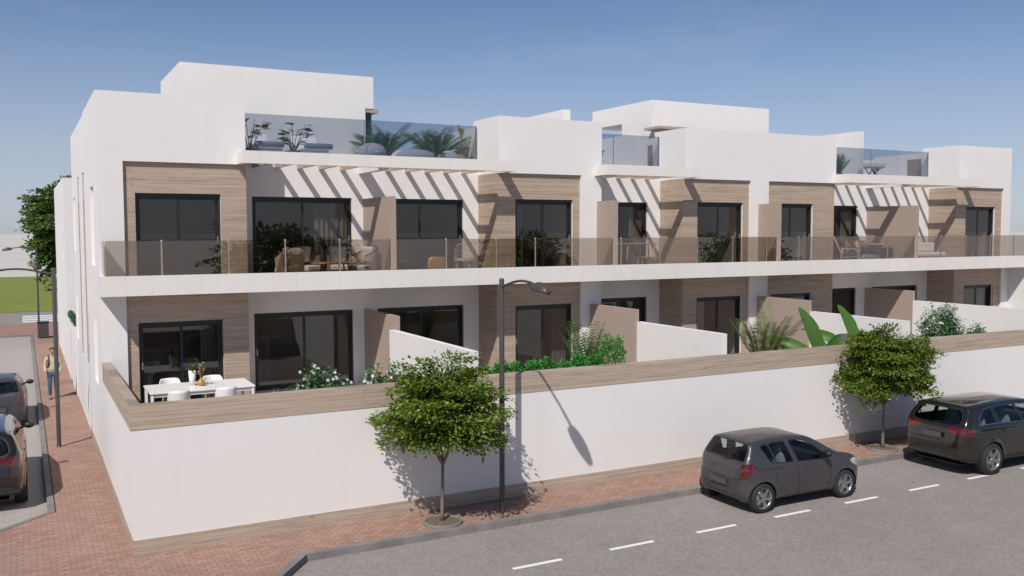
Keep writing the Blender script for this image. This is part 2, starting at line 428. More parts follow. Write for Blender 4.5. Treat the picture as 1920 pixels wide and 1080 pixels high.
strip('side_kerb', [(-14, -1.02), (-2.27, 2.56), (-1.16, 3.6), (-1.16, 41.08), (-14, 41.08)][::-1], -0.13, -0.2, 0.006, 'kerb_concrete')
# painted markings
mb = MB()
for k in range(-9, 40):
    x = 5.83 + 2.05*k
    mb.box(x, x+1.0, -3.50, -3.41, -0.129, -0.1255)
tag(mb.build('lane_marking', 'road_paint'), kind='structure')
mb = MB()
for k in range(4):
    mb.box(-1.65, 2.6, 49.7+1.5*k, 50.45+1.5*k, -0.06, -0.055)
tag(mb.build('crosswalk_marking', 'road_paint'), kind='structure')
# ------------------------------------------------------------ the apartment building
FL0, FL1, DK = 1.5, 4.55, 7.70
T = [(3.41, 10.52), (14.05, 17.27), (24.0, 30.66)]                 # loggias
WB = [(.56, 3.41), (10.52, 13.32), (17.27, 20.03), (20.84, 24.0), (30.66, 33.47)]   # wood bays
FY, WY, BY = 6.15, 6.25, 7.45
XE = 33.92
bld = thing('apartment_building', 'long white apartment terrace with wood clad bays, balconies and roof decks behind the street wall', 'building')
wins = []   # x0,x1,plane,floor,style
def W_(x0, x1, pl, both=True, lo=None, up=None):
    a = lo or (x0, x1); b = up or (x0, x1)
    wins.append((a[0], a[1], pl, 0)); wins.append((b[0], b[1], pl, 1))
W_(.82, 2.80, WY); W_(3.83, 6.58, BY); W_(7.30, 10.01, BY); W_(11.11, 13.08, WY); W_(14.55, 16.74, BY)
W_(17.84, 19.78, WY); W_(21.06, 23.0, WY); W_(24.5, 26.62, BY); W_(27.48, 30.08, BY); W_(31.25, 33.08, WY)
rooms = [(.25, 3.2), (3.6, 6.8), (7.05, 10.3), (10.8, 13.35), (14.3, 17.0), (17.5, 20.0), (20.8, 23.3), (24.2, 26.9), (27.25, 30.4), (30.9, 33.4)]
ZT = (3.6, 6.72); ZF = (FL0, FL1)
ops = [('+', (0, XE, FY, 18.33, 0, 9.08)), ('-', (.2, XE-.2, FY+.2, 18.1, DK, 9.08)),
       ('-', (0, .03, 10.9, 18.33, 0, 9.08))]
for a, b in T:
    ops += [('-', (a, b, FY, BY, FL1, 9.08)), ('-', (a, b, FY, BY, FL0, 4.32))]
for a, b in WB:
    ops += [('-', (a, b, FY, WY, FL1, 7.46)), ('-', (a, b, FY, WY, FL0, 4.32))]
for a, b in ((.2, 3.41), (10.52, 14.05), (17.27, 24.0), (30.66, XE-.2)):
    ops += [('+', (a, b, FY+.2, 7.8, DK, 9.08))]
for x in (10.52, 17.27, 30.66): ops += [('+', (x, x+.18, 7.8, 10.2, DK, 8.9))]
ops += [('+', (13.68, 13.92, 7.75, 13.0, DK, 9.63)), ('+', (27.25, 27.49, 8.0, 13.0, DK, 9.63))]
ops += [('+', (17.55, 17.67, 9.0, 14.5, DK, 9.19))]
# rooms and window openings
for (a, b), i in zip(rooms, range(10)):
    pl = wins[2*i][2]
    for k in (0, 1):
        w = wins[2*i+k]
        ops += [('-', (a, b, pl+.25, 11.2, ZF[k], ZF[k]+2.62)), ('-', (w[0], w[1], pl, pl+.25, ZF[k], ZT[k]))]
# windows and slots of the side wall
for y in (11.65, 14.2): ops += [('-', (0, .14, y, y+.75, 1.9, 7.5))]
for z0, z1 in ((4.95, 6.93), (1.95, 3.71)):
    ops += [('-', (0, .17, 7.6, 8.78, z0, z1)), ('-', (0, .17, 16.7, 17.83, z0+.2, z1))]
# end wall of the last unit
ops += [('+', (XE, XE+.2, 4.6, FY, FL0, 4.315)), ('+', (XE, XE+.2, .2, 4.6, FL0, 3.22))]
solid('outer_wall', ops, 'white_render', bld)
# terrace podium
solid('terrace_floor', [('+', (.17, XE+.2, .2, FY, .02, FL0-.004))], 'terrace_tiles', bld)
mb = MB()
for a, b in rooms:
    for k in (0, 1): MB().box(a+.01, b-.01, 7.72, 11.19, ZF[k]+.001, ZF[k]+.012).build('room_floor', 'room_floor', bld)
# penthouses
for x0, x1, nm in ((2.38, 7.94, 0), (18.35, 23.88, 1)):
    o_ = [('+', (x0, x1, 9.4, 13.27, DK, 10.44))]
    if nm == 0: o_ += [('-', (7.683, x1, 9.4, 9.7, DK, 9.49))]
    else: o_ += [('-', (x0, 19.9, 11.27, 13.27, DK, 9.77))]
    ph = solid('penthouse', o_, 'white_render', bld)
    if nm == 0:
        MB().box(7.72, 8.10, 9.42, 11.0, 9.375, 9.485).build('canopy', 'strip_wood', ph)
        MB().box(7.687, 7.936, 9.58, 9.697, DK, 9.486).build('roof_door', 'slate_door', ph)
    else: MB().box(18.0, 19.3, 8.5, 9.395, 9.33, 9.42).build('canopy', 'strip_wood', ph)
# roof level doors on the terrace side walls
for x, y0, y1 in ((17.27, 7.9, 8.15), (30.66, 7.85, 8.5)):
    MB().box(x-.03, x-.002, y0, y1, DK, 8.67).build('roof_door', 'door_brown', bld)
# wood cladding with window holes
ST = .018
for i, (a, b) in enumerate(WB):
    wi = [0, 3, 5, 6, 9][i]
    for k, (z0, z1) in enumerate(((FL0, 4.32), (FL1, 7.46))):
        w = wins[2*wi+k]
        o_ = [('+', (a+.002, b-.002, WY-ST, WY-.001, z0+.002, z1-.002)), ('-', (w[0], w[1], WY-ST, WY-.001, z0+.002, ZT[k]))]
        if i in (1, 2, 4):
            o_ += [('+', (a-ST, a-.001, WY-ST, BY-.002, z0+.002, z1-.002)), ('+', (a-ST, a+.002, WY-ST, WY-.001, z0+.002, z1-.002))]
        if i in (0, 3):
            o_ += [('+', (b+.001, b+ST, WY-ST, BY-.002, z0+.002, z1-.002)), ('+', (b-.002, b+ST, WY-ST, WY-.001, z0+.002, z1-.002))]
        solid('wood_cladding', o_, 'wood_boards', bld)
# windows
def window(w, idx):
    x0, x1, pl, k = w
    z0, z1 = ZF[k], ZT[k]
    y = pl + .07; fw = .055
    e = bpy.data.objects.new('window', None); col.objects.link(e); e.parent = bld; e.empty_display_size = .1
    xm = x0 + (x1-x0)*.5
    g = .002
    fo = [('+', (x0+g, x1-g, y, y+.13, z0+g, z1-g)), ('-', (x0+fw, x1-fw, y, y+.13, z0+.06, z1-.085))]
    # two sashes on two tracks
    s = .065
    for sx0, sx1, sy in ((x0+fw-.01, xm+s/2, y+.02), (xm-s/2, x1-fw+.01, y+.072)):
        fo += [('+', (sx0, sx1, sy, sy+.045, z0+.05, z1-.075)), ('-', (sx0+s, sx1-s, sy, sy+.045, z0+.135, z1-.145))]
    solid('frame', fo, 'anthracite_frame', e)
    for sx0, sx1, sy in ((x0+fw-.01, xm+s/2, y+.036), (xm-s/2, x1-fw+.01, y+.088)):
        MB().add([(sx0+s-.004, sy, z0+.13), (sx1-s+.004, sy, z0+.13), (sx1-s+.004, sy, z1-.14), (sx0+s-.004, sy, z1-.14)], [(0, 1, 2, 3)]).build('pane', 'window_glass', e)
    hx = x1-fw-s*.5+.01 if idx % 2 else x0+fw+s*.5-.01
    MB().box(hx-.012, hx+.012, y-.012, y+.022, z0+.95, z0+1.13).build('handle', 'steel', e)
    # curtain drawn aside in the room behind
    r_ = random.Random(idx*7+3)
    n = 26
    def cur(cx0, cx1):
        vs = []; fs = []
        for i in range(n+1):
            xx = cx0+(cx1-cx0)*i/n; yy = y+.33+.05*math.sin(i*1.75)+.01*r_.uniform(-1, 1)
            vs += [(xx, yy, z0+.03), (xx, yy, z0+2.55)]
        for i in range(n): fs.append((2*i, 2*i+2, 2*i+3, 2*i+1))
        MB().add(vs, fs, 0, True).build('curtain', 'curtain_cloth', e)
    if idx % 3 == 0: cur(x1-(x1-x0)*r_.uniform(.2, .42), x1+.05)
    if idx % 5 == 2: cur(x0-.05, x0+(x1-x0)*r_.uniform(.12, .25))
for i, w in enumerate(wins): window(w, i)
# balcony slab with its upstand
solid('balcony_slab', [('+', (-.05, XE+.25, 5.2, FY-.002, 4.32, FL1)), ('+', (-.05, XE+.25, 5.2, 5.34, 4.32, 4.78)), ('+', (-.05, .10, 5.2, FY-.002, 4.32, 4.78))], 'fascia_panel', bld)
mb = MB()
for a, b in T: mb.box(a+.01, b-.01, FY+.001, BY-.01, FL1+.002, FL1+.012)
mb.box(.12, XE, 5.36, FY+.0, FL1+.002, FL1+.012)
mb.build('balcony_floor', 'terrace_tiles', bld)
# glass railing
rail = bpy.data.objects.new('balcony_railing', None); col.objects.link(rail); rail.parent = bld
px_ = [0.05, 1.262, 2.768, 4.139, 5.524, 6.989, 8.482, 9.981, 11.236, 12.697, 14.179]
while px_[-1] < XE: px_.append(px_[-1]+1.44)
px_[-1] = XE+.2
seg = []
for i in range(len(px_)-1):
    cuts = [px_[i]+.012] + sum(([d-.012, d+.142] for d in (6.90, 13.88, 20.376, 27.09) if px_[i]+.02 < d < px_[i+1]-.02), []) + [px_[i+1]-.012]
    seg += [(cuts[j], cuts[j+1]) for j in range(0, len(cuts), 2)]
for a, b in seg:
    if b-a < .03: continue
    MB().box(a, b, 5.262, 5.274, 4.66, 5.585).build('glass_panel', 'rail_glass', rail)
MB().box(.035, .047, 5.29, FY-.01, 4.66, 5.585).build('glass_panel', 'rail_glass', rail)
for x in px_[1:-1]:
    MB().box(x-.022, x+.022, 5.284, 5.30, 4.64, 5.60).build('post', 'post_grey', rail)
# roof railings
for (a, b), ps in zip(T, ((3.42, 7.0, 10.5), (14.06, 15.42, 17.25), (24.01, 27.37, 30.64))):
    rr = bpy.data.objects.new('roof_railing', None); col.objects.link(rr); rr.parent = bld
    for q in range(len(ps)-1):
        MB().box(ps[q]+.01, ps[q+1]-.01, 7.50, 7.512, DK-.0, 8.91).build('glass_panel', 'roof_glass', rr)
    for q in (ps[1], ps[2]-.03): MB().box(q-.012, q+.012, 7.52, 7.54, DK, 8.92).build('post', 'post_grey', rr)
# pergolas
PG = [(3.175, 10.70, [3.30, 3.875] + [6.875-.6*k for k in (4, 3, 2, 1)] + [7.60, 8.2, 8.8, 9.39, 9.98], 6.88),
      (13.79, 17.36, [14.36, 14.93, 15.5, 16.07, 16.64], 14.12),
      (23.86, 31.1, [24.1, 24.7, 25.3, 25.9, 26.5] + [27.8, 28.4, 29.0, 29.6, 30.2], 27.1)]
for (a, b), (p0, p1, sl_, bm) in zip(T, PG):
    pg = bpy.data.objects.new('pergola', None); col.objects.link(pg); pg.parent = bld
    solid('fascia', [('+', (p0, p1, 5.44, 5.60, 7.455, 7.758)), ('+', (p0, p0+.15, 5.44, FY-.002, 7.455, 7.758)), ('+', (p1-.15, p1, 5.44, FY-.002, 7.455, 7.758))], 'fascia_panel', pg)
    MB().box(bm-.10, bm+.10, 5.602, BY-.002, 7.40, 7.70).build('beam', 'white_render', pg)
    for x in sl_:
        MB().box(x-.035, x+.035, 5.602, BY-.002, 7.475, 7.63).build('slat', 'pergola_wood', pg)
# privacy walls (brown stucco) and low white garden walls
def pw(x, y0, y1, z0, z1): MB().box(x, x+.13, y0, y1, z0, z1).build('privacy_wall', 'brown_stucco', bld)
for x, y1, zt in ((6.90, BY, 6.70), (13.88, FY, 6.69), (20.376, FY, 6.68), (27.09, BY, 6.69)):
    solid('privacy_wall', [('+', (x, x+.13, 5.205, y1-.002, 4.783, zt)), ('+', (x, x+.13, 5.345, y1-.002, FL1+.013, zt))], 'brown_stucco', bld)
pw(6.90, 5.0, BY-.002, FL0, 3.59); pw(13.64, 3.80, FY-.002, FL0, 3.57); pw(20.377, 3.83, FY-.002, FL0, 3.57); pw(27.07, 5.28, BY-.002, FL0, 3.58)
for x, y1 in ((6.80, 5.17), (13.70, 3.79), (20.43, 3.82), (27.08, 5.27)):
    MB().box(x, x+.16, .21, y1, FL0, 3.225).build('garden_wall', 'white_render', bld)
# brown jamb boards and shutters in the side wall openings
for y in (11.65, 14.2):
    MB().box(.035, .139, y+.72, y+.747, 1.904, 6.75).build('wood_strip', 'strip_wood', bld)
    MB().box(.035, .139, y+.72, y+.747, 6.753, 7.496).build('metal_strip', 'post_grey', bld)
    MB().box(.12, .139, y+.004, y+.716, 1.904, 7.496).build('shutter', 'door_brown', bld)
for z0, z1 in ((4.95, 6.93), (1.95, 3.71)):
    MB().box(.14, .169, 7.604, 8.776, z0+.004, z1-.004).build('shutter', 'warm_white', bld)
    MB().box(.14, .169, 16.704, 17.826, z0+.204, z1-.004).build('shutter', 'warm_white', bld)
# ------------------------------------------------------------ street wall
bw = thing('boundary_wall', 'white street wall with a timber band along its top and a timber plinth below', 'wall')
solid('wall', [('+', (0, 60, 0, .2, 0, 2.70)), ('+', (0, .17, .2, FY-.004, 0, 2.70))], 'white_render', bw)
solid('cladding_band', [('+', (-.008, 60, -.008, .206, 2.27, 2.712)), ('+', (-.008, .176, .206, FY-.006, 2.27, 2.712)), ('-', (0, 60, 0, .2, 2.27, 2.70)), ('-', (0, .17, .2, FY-.006, 2.27, 2.70))], 'wood_band', bw)
solid('plinth', [('+', (-.014, 60, -.014, -.001, -.05, .28)), ('+', (-.014, -.001, -.001, 10.9, -.05, .28))], 'wood_band', bw)
# ------------------------------------------------------------ second building and courtyard wall down the side street
b2 = thing('white_building', 'lower plain white block with two tall slit windows, farther down the side street', 'building', (0, 24.6, 0))
o_ = [('+', (0, 26, 0, 11.2, 0, 8.0)), ('-', (.2, 25.8, .2, 11.0, 7.5, 8.0))]
for y in (4.7, 7.2): o_ += [('-', (0, .14, y, y+.7, .2, 6.42))]
o_ += [('-', (0, .15, 1.6, 2.5, 4.6, 5.7)), ('-', (0, .15, 1.6, 2.5, 1.5, 2.5))]
solid('outer_wall', o_, 'white_render', b2)
for y in (4.7, 7.2): MB().box(.03, .139, y+.66, y+.697, .204, 6.416).build('wood_strip', 'strip_wood', b2)
for z in (4.6, 1.5): MB().box(.10, .149, 1.604, 2.496, z+.004, z+.996+(0 if z < 2 else .1)).build('shutter', 'door_brown', b2)
cw = thing('courtyard_wall', 'white courtyard wall with a dark gate between the two buildings on the side street', 'wall', (0, 18.34, 0))
solid('wall', [('+', (0, .18, .0, 6.25, 0, 2.42)), ('-', (0, .18, 3.0, 4.1, 0, 2.05))], 'white_render', cw)
MB().box(.08, .14, 3.01, 4.09, .02, 2.04).build('gate', 'anthracite_frame', cw)
# ------------------------------------------------------------ foliage
def leaf_mat(name, c, trans=0.25, var=0.35, rough=0.5):
    t = NT(name)
    rd = t.n('ShaderNodeNewGeometry').outputs['Random Per Island']
    lo = tuple(v*(1-var) for v in c); hi = (min(1, c[0]*(1+var*1.1)), min(1, c[1]*(1+var)), c[2]*(1+var*.5))
    cc = t.ramp(rd, [(0.0, lo), (0.55, c), (1.0, hi)])
    p = t.n('ShaderNodeBsdfPrincipled'); t.l(cc, p.inputs['Base Color']); p.inputs['Roughness'].default_value = rough
    tr = t.n('ShaderNodeBsdfTranslucent'); t.l(t.mix(1.0, cc, (1.0, 1.05, .55), 'MULTIPLY'), tr.inputs[0])
    mx = t.n('ShaderNodeMixShader'); mx.inputs[0].default_value = trans
    t.l(p.outputs[0], mx.inputs[1]); t.l(tr.outputs[0], mx.inputs[2]); t.l(mx.outputs[0], t.o.inputs[0]); M[name] = t.m
leaf_mat('street_leaf', (0.135, 0.20, 0.026), .30, .42, .4)
leaf_mat('back_leaf', (0.105, 0.175, 0.04), .28, .4)
leaf_mat('hedge_leaf', (0.07, 0.29, 0.05), .3, .4)
leaf_mat('shrub_leaf', (0.075, 0.18, 0.065), .25, .4)
leaf_mat('palm_leaf', (0.10, 0.135, 0.025), .25, .35)
leaf_mat('bamboo_leaf', (0.065, 0.15, 0.03), .3, .4)
leaf_mat('banana_leaf', (0.075, 0.165, 0.03), .3, .25, .38)
leaf_mat('dark_leaf', (0.045, 0.10, 0.045), .2, .35)
leaf_mat('petal', (0.74, 0.70, 0.78), .3, .15)
leaf_mat('dry_leaf', (0.30, 0.22, 0.11), .2, .3)
simple('bark', (0.165, 0.135, 0.115), 0.9, 0.3, 14, bump=.5)
simple('stem_green', (0.09, 0.13, 0.04), 0.7, 0.2, 14)
simple('soil', (0.13, 0.107, 0.068), 0.95, 0.35, 25, bump=.6)
simple('planter_grey', (0.18, 0.168, 0.158), 0.8, 0.15, 20)

def unit(a): return a/np.maximum(np.linalg.norm(a, axis=-1, keepdims=True), 1e-9)
def leaf_mesh(name, P, D, Nn, Ln, Wd, fold=.18, curl=.12):
    """P base points, D leaf direction, Nn leaf normal, six point pointed leaves folded along the midrib"""
    D = unit(D); Sd = unit(np.cross(D, Nn)); Nn = np.cross(Sd, D)
    Ln = Ln[:, None]; Wd = Wd[:, None]
    a = P; m1 = P+D*Ln*.5-Nn*Wd*fold; tip = P+D*Ln-Nn*Ln*curl
    l1 = P+D*Ln*.35+Sd*Wd*.5; l2 = P+D*Ln*.70+Sd*Wd*.36-Nn*Ln*curl*.4; r1 = P+D*Ln*.35-Sd*Wd*.5; r2 = P+D*Ln*.70-Sd*Wd*.36-Nn*Ln*curl*.4
    n = len(P); V = np.stack([a, l1, l2, tip, r2, r1, m1], 1).reshape(-1, 3)
    b = np.arange(n)[:, None]*7
    F = np.concatenate([b+np.array([[0, 6, 2, 1]]), b+np.array([[6, 3, 2, 2]])[:, [0, 1, 2, 2]]], 0) if False else None
    q = np.concatenate([b+np.array([0, 6, 1, -1])[None, :3], b+np.array([1, 6, 2])[None], b+np.array([2, 6, 3])[None], b+np.array([3, 6, 4])[None], b+np.array([4, 6, 5])[None], b+np.array([5, 6, 0])[None]], 0)
    me = bpy.data.meshes.new(name); me.vertices.add(len(V)); me.vertices.foreach_set('co', V.astype(np.float32).ravel())
    me.loops.add(q.size); me.loops.foreach_set('vertex_index', q.astype(np.int32).ravel())
    me.polygons.add(len(q)); me.polygons.foreach_set('loop_start', np.arange(0, q.size, 3, dtype=np.int32)); me.polygons.foreach_set('loop_total', np.full(len(q), 3, np.int32))
    me.update(); me.validate(); return me

def rnd_dir(n, r): return unit(r.normal(size=(n, 3)))
def crown(seed, rx, rz, zc, nb, per, leaf, gap=.0, flat=.55, low=-0.75, forkz=0, tiers=0, dx=0):
    """branch skeleton + sprays of leaves. returns branch list and leaf arrays"""
    r = np.random.default_rng(seed)
    ends = []; branches = []
    base = np.array([0, 0, forkz])
    P = []; D = []; N = []
    for i in range(nb):
        # end points spread through the crown volume, most of them near its uneven shell
        d = rnd_dir(1, r)[0]
        while d[2] < low: d = rnd_dir(1, r)[0]
        lump = .74+.24*math.sin(3.1*math.atan2(d[1], d[0])+seed)*math.cos(2.3*d[2]*2+seed*.7)+r.uniform(-.06, .14)
        rad = (r.uniform(.35, 1)**.5)*lump
        e = np.array([d[0]*rx*rad+dx*rad, d[1]*rx*rad, zc+d[2]*rz*rad])
        branches.append(e)
        k = int(per*r.uniform(.7, 1.3))
        out = unit(np.array([d[0], d[1], d[2]*.25+.05])[None])[0]
        sz = .34*rx*r.uniform(.7, 1.25)
        # a spray: flattened fan of leaves drooping outward
        t = r.uniform(-.9, 1, k); s = r.normal(0, .5, k); h = r.normal(0, .085, k)
        side = np.cross(out, [0, 0, 1.]); side /= np.linalg.norm(side)+1e-9
        up = np.cross(side, out)
        p = e + sz*(t[:, None]*out + s[:, None]*side + h[:, None]*up) - np.array([0, 0, 1.])*(sz*.25*(t**2))[:, None]
        P.append(p); dd = out*.8 + side*np.sign(s)[:, None]*.9*np.abs(r.normal(.6, .3, k))[:, None] + r.normal(0, .35, (k, 3)) + np.array([0, 0, -.12])
        D.append(dd); nn = np.array([0, 0, 1.])*1.0 + out*.25 + r.normal(0, flat, (k, 3)); N.append(nn)
    P = np.concatenate(P); D = np.concatenate(D); N = unit(np.concatenate(N))
    Ln = leaf*r.uniform(.65, 1.25, len(P)); return branches, P, D, N, Ln, Ln*r.uniform(.5, .68, len(P))

def trunk_mesh(name, forkz, r0_, branches, zc, rx, seed, nlimb=6, mat='bark', parent=None):
    r = random.Random(seed); mb = MB()
    wob = lambda z: (.03*math.sin(z*2.1+seed)*forkz*.35, .03*math.cos(z*1.7+seed)*forkz*.35)
    pts = [(*wob(z), z) for z in np.linspace(-.02, forkz, 7)]
    mb.tube(pts, [r0_*(1.35 if i == 0 else 1-.06*i) for i in range(7)], 10)
    f = pts[-1]
    ang = [2*PI*i/nlimb+r.uniform(-.3, .3) for i in range(nlimb)]
    limbs = []
    for a in ang:
        e = Vector((math.cos(a)*rx*.5, math.sin(a)*rx*.5, zc+r.uniform(-.25, .35)*rx)); c = Vector(f)
        m = c.lerp(e, .45)+Vector((0, 0, -.02*rx))
        mb.tube([c-Vector((0, 0, .04)), m, e], [r0_*.55, r0_*.4, r0_*.22], 7); limbs += [m, e]
    top = Vector((f[0], f[1], zc+.5*rx)); mb.tube([f, top], [r0_*.6, r0_*.2], 7); limbs.append(top)
    for e in branches:
        e = Vector(e); q = min(limbs, key=lambda p: (p-e).length)
        mid = q.lerp(e, .5)+Vector((0, 0, -.05*rx)); mb.tube([q, mid, e], [r0_*.2, r0_*.13, r0_*.06], 5, cap=False)
    return mb.build(name, mat, parent)
def tree(name, label, cat, loc, seed, rx, rz, zc, forkz, r0_, nb, per, leaf, lm, group=None, flat=.55, rz0=0, nlimb=6, dx=0, low=-.75):
    t = thing(name, label, cat, loc, rz0, group)
    br, P, D, N, Ln, Wd = crown(seed, rx, rz, zc, nb, per, leaf, forkz=forkz, flat=flat, dx=dx, low=low)
    link('crown', leaf_mesh('crown', P, D, N, Ln, Wd), lm, t)
    trunk_mesh('trunk', forkz, r0_, br[::3], zc, rx, seed, nlimb, parent=t)
    return t

# two street trees in round planters
def street_tree(loc, seed, label, plab, sc=1.0):
    t = tree('street_tree', label, 'tree', (loc[0], loc[1], .05), seed, 1.20, 1.08, 2.24, 1.14, .042, 150, 225, .078, 'street_leaf', 'young street trees on the pavement', nlimb=5, low=-.86)
    pl = thing('tree_planter', plab, 'planter', (loc[0], loc[1], 0), 0, 'round tree planters')
    MB().lathe([(.385, 0.0), (.39, .045), (.375, .06), (.345, .06), (.335, .04), (.335, .005)], 40).build('rim', 'planter_grey', pl)
    MB().lathe([(.336, .036), (.2, .05), (.06, .06), (.0, .06)], 32).build('soil', 'soil', pl)
street_tree((5.62, -.90), 11, 'young leafy street tree nearest the camera, beside the tall lamp post', 'round dark planter ring of the street tree beside the lamp post')
street_tree((18.37, -.80), 23, 'young leafy street tree behind the parked hatchback and in front of the flowering shrub', 'round dark planter ring between the hatchback and the large estate car')
# large tree at the end of the side street
tree('large_tree', 'large dark green tree standing on the lawn at the end of the side street', 'tree', (2.9, 83.7, 0), 5, 3.9, 5.1, 6.1, 1.6, .2, 420, 150, .34, 'back_leaf', flat=.5, low=-.97)
# ------------------------------------------------------------ terrace plants
def flower_shrub(loc, seed, w, h, label, n=14, depth=.35):
    r = random.Random(seed); rr = np.random.default_rng(seed)
    t = thing('flowering_shrub', label, 'shrub', loc, 0, 'flowering shrubs along the terrace wall')
    mb = MB(); P = []; D = []; blooms = []
    for i in range(n):
        x = r.uniform(-.42, .42)*w; y = r.uniform(-.5, .5)*depth
        hh = h*(1-.55*(abs(x)/(w*.5))**1.5)*r.uniform(.65, 1.05)
        e = Vector((x*1.35+r.uniform(-.1, .1), y+r.uniform(-.1, .1), hh)); b = Vector((x*.7, y*.5, 0)); m = b.lerp(e, .55)+Vector((r.uniform(-.04, .04), 0, .04))
        mb.tube([b, m, e], [.008, .006, .003], 5)
        for k in range(95):
            f = r.uniform(.22, 1.0); p = b.lerp(m, f*2) if f < .5 else m.lerp(e, f*2-1)
            P.append(p + Vector((r.gauss(0, .06), r.gauss(0, .06), r.gauss(0, .05)))); D.append((r.gauss(0, 1), r.gauss(0, 1), r.gauss(.2, .5)))
        for k in range(r.choice((1, 1, 2, 3))):
            c = e+Vector((r.gauss(0, .05), r.gauss(0, .05), r.uniform(-.12, .05)))
            fl = MB(); nrm = Vector((r.gauss(0, .5), -1+r.gauss(0, .4), .6)).normalized(); a1 = nrm.orthogonal().normalized(); a2 = nrm.cross(a1)
            for q in range(5):
                a = 2*PI*q/5+i; d = a1*math.cos(a)+a2*math.sin(a); s2 = nrm.cross(d); R_ = .036
                fl.add([c, c+d*R_*.6+s2*R_*.5, c+d*R_*1.1+nrm*.004, c+d*R_*.6-s2*R_*.5], [(0, 1, 2, 3)])
            blooms.append(fl)
    P = np.array([tuple(p) for p in P]); n_ = len(P); Ln = rr.uniform(.05, .088, n_)
    link('leaves', leaf_mesh('leaves', P, np.array(D), unit(rr.normal(0, .6, (n_, 3))+np.array([0, -.3, 1])), Ln, Ln*.6), 'shrub_leaf', t)
    mb.build('stems', 'stem_green', t); [b_.build('flower', 'petal', t) for b_ in blooms]; return t
FZ = 1.5
flower_shrub((3.55, .72, 1.95), 3, 1.35, 1.12, 'flowering shrub with pale blooms in front of the widest glass door', 30)
flower_shrub((4.35, .66, 1.95), 4, .55, .80, 'small low flowering shrub between two taller flowering shrubs', 12)
flower_shrub((5.03, .72, 1.95), 6, .85, 1.12, 'flowering shrub beside the brown privacy wall, half behind the nearest street tree', 24)
flower_shrub((22.65, .75, 1.95), 8, 1.7, 1.72, 'tall flowering shrub against the right white garden wall, behind the second street tree', 46, .5)
flower_shrub((24.25, .75, 1.95), 9, 1.1, 1.02, 'lower flowering shrub at the far right of the terrace planting', 24, .45)
# planting trough behind the wall
MB_ = MB()
mb = MB(); mb.box(2.3, 6.75, .22, .98, 1.504, 1.94).build('planting_bed', 'soil', None); tag(bpy.data.objects['planting_bed'], 'raised soil bed behind the street wall under the left flowering shrubs', 'planting bed')
b2_ = MB().box(20.9, 25.3, .22, 1.05, 1.504, 1.94).build('planting_bed', 'soil', None); tag(b2_, 'raised soil bed behind the street wall under the right flowering shrubs', 'planting bed')
b3_ = MB().box(7.1, 11.2, .22, .98, 1.504, 1.94).build('planting_bed', 'soil', None); tag(b3_, 'raised soil bed behind the street wall under the clipped hedge', 'planting bed')
# hedge
def hedge(name, label, loc, x0, x1, hf, seed, n, lm, dep=.3, leaf=.075):
    r = np.random.default_rng(seed); t = thing(name, label, 'hedge', loc)
    x = r.uniform(x0, x1, n); h = np.array([hf(v) for v in x])
    lump = .86+.14*np.sin(x*11.0+1.3)*np.sin(x*4.7)
    th = r.uniform(0, PI, n); rad = r.uniform(.55, 1, n)**.5
    y = np.cos(th)*dep*rad*(.8+.2*np.sin(x*9)); z = np.clip(np.sin(th), .0, 1)**.55*h*lump*rad
    P = np.stack([x, y, z], 1)+r.normal(0, .018, (n, 3))
    out = unit(np.stack([np.zeros(n), np.cos(th)*1.2, np.sin(th)+.15], 1))
    D = out+r.normal(0, .55, (n, 3)); N = unit(out*.4+np.array([0, 0, .6])+r.normal(0, .6, (n, 3))); Ln = leaf*r.uniform(.6, 1.3, n)
    link('foliage', leaf_mesh('foliage', P, D, N, Ln, Ln*.42), lm, t)
    mb = MB(); q = random.Random(seed)
    for i in range(int((x1-x0)*14)):
        xx = q.uniform(x0, x1); mb.tube([(xx, 0, -.02), (xx+q.uniform(-.08, .08), q.uniform(-.12, .12), hf(xx)*.75)], [.008, .004], 5)
    mb.build('stems', 'bark', t); return t
hedge('hedge', 'bright green clipped hedge behind the street wall, tallest at its right end', (0, .62, 1.93), 7.22, 10.98, lambda x: 1.02 if x < 10.1 else 1.02+.5*min(1, (x-10.1)/.45)-(.0 if x < 10.75 else .25*(x-10.75)/.23), 31, 9500, 'hedge_leaf')
hg = thing('hedge', 'dark hedge showing over the top of the white courtyard wall on the side street', 'hedge', (.2, 18.5, 2.4))
r = np.random.default_rng(41); n = 2600; y = r.uniform(0.1, 6.0, n); th = r.uniform(0, PI, n)
P = np.stack([np.cos(th)*.10*r.uniform(.6, 1, n)-.08, y, np.sin(th)*(.13+.03*np.sin(y*2.2)+.03*np.sin(y*7))*r.uniform(.6, 1, n)], 1)
link('foliage', leaf_mesh('foliage', P, r.normal(0, 1, (n, 3)), rnd_dir(n, r), np.full(n, .07)*r.uniform(.6, 1.3, n), np.full(n, .05)), 'dark_leaf', hg)
mb = MB()
for k in range(12): mb.tube([(.0, .3+.5*k, -.3), (.0, .32+.5*k, .12)], .012, 6)
mb.build('stems', 'bark', hg)

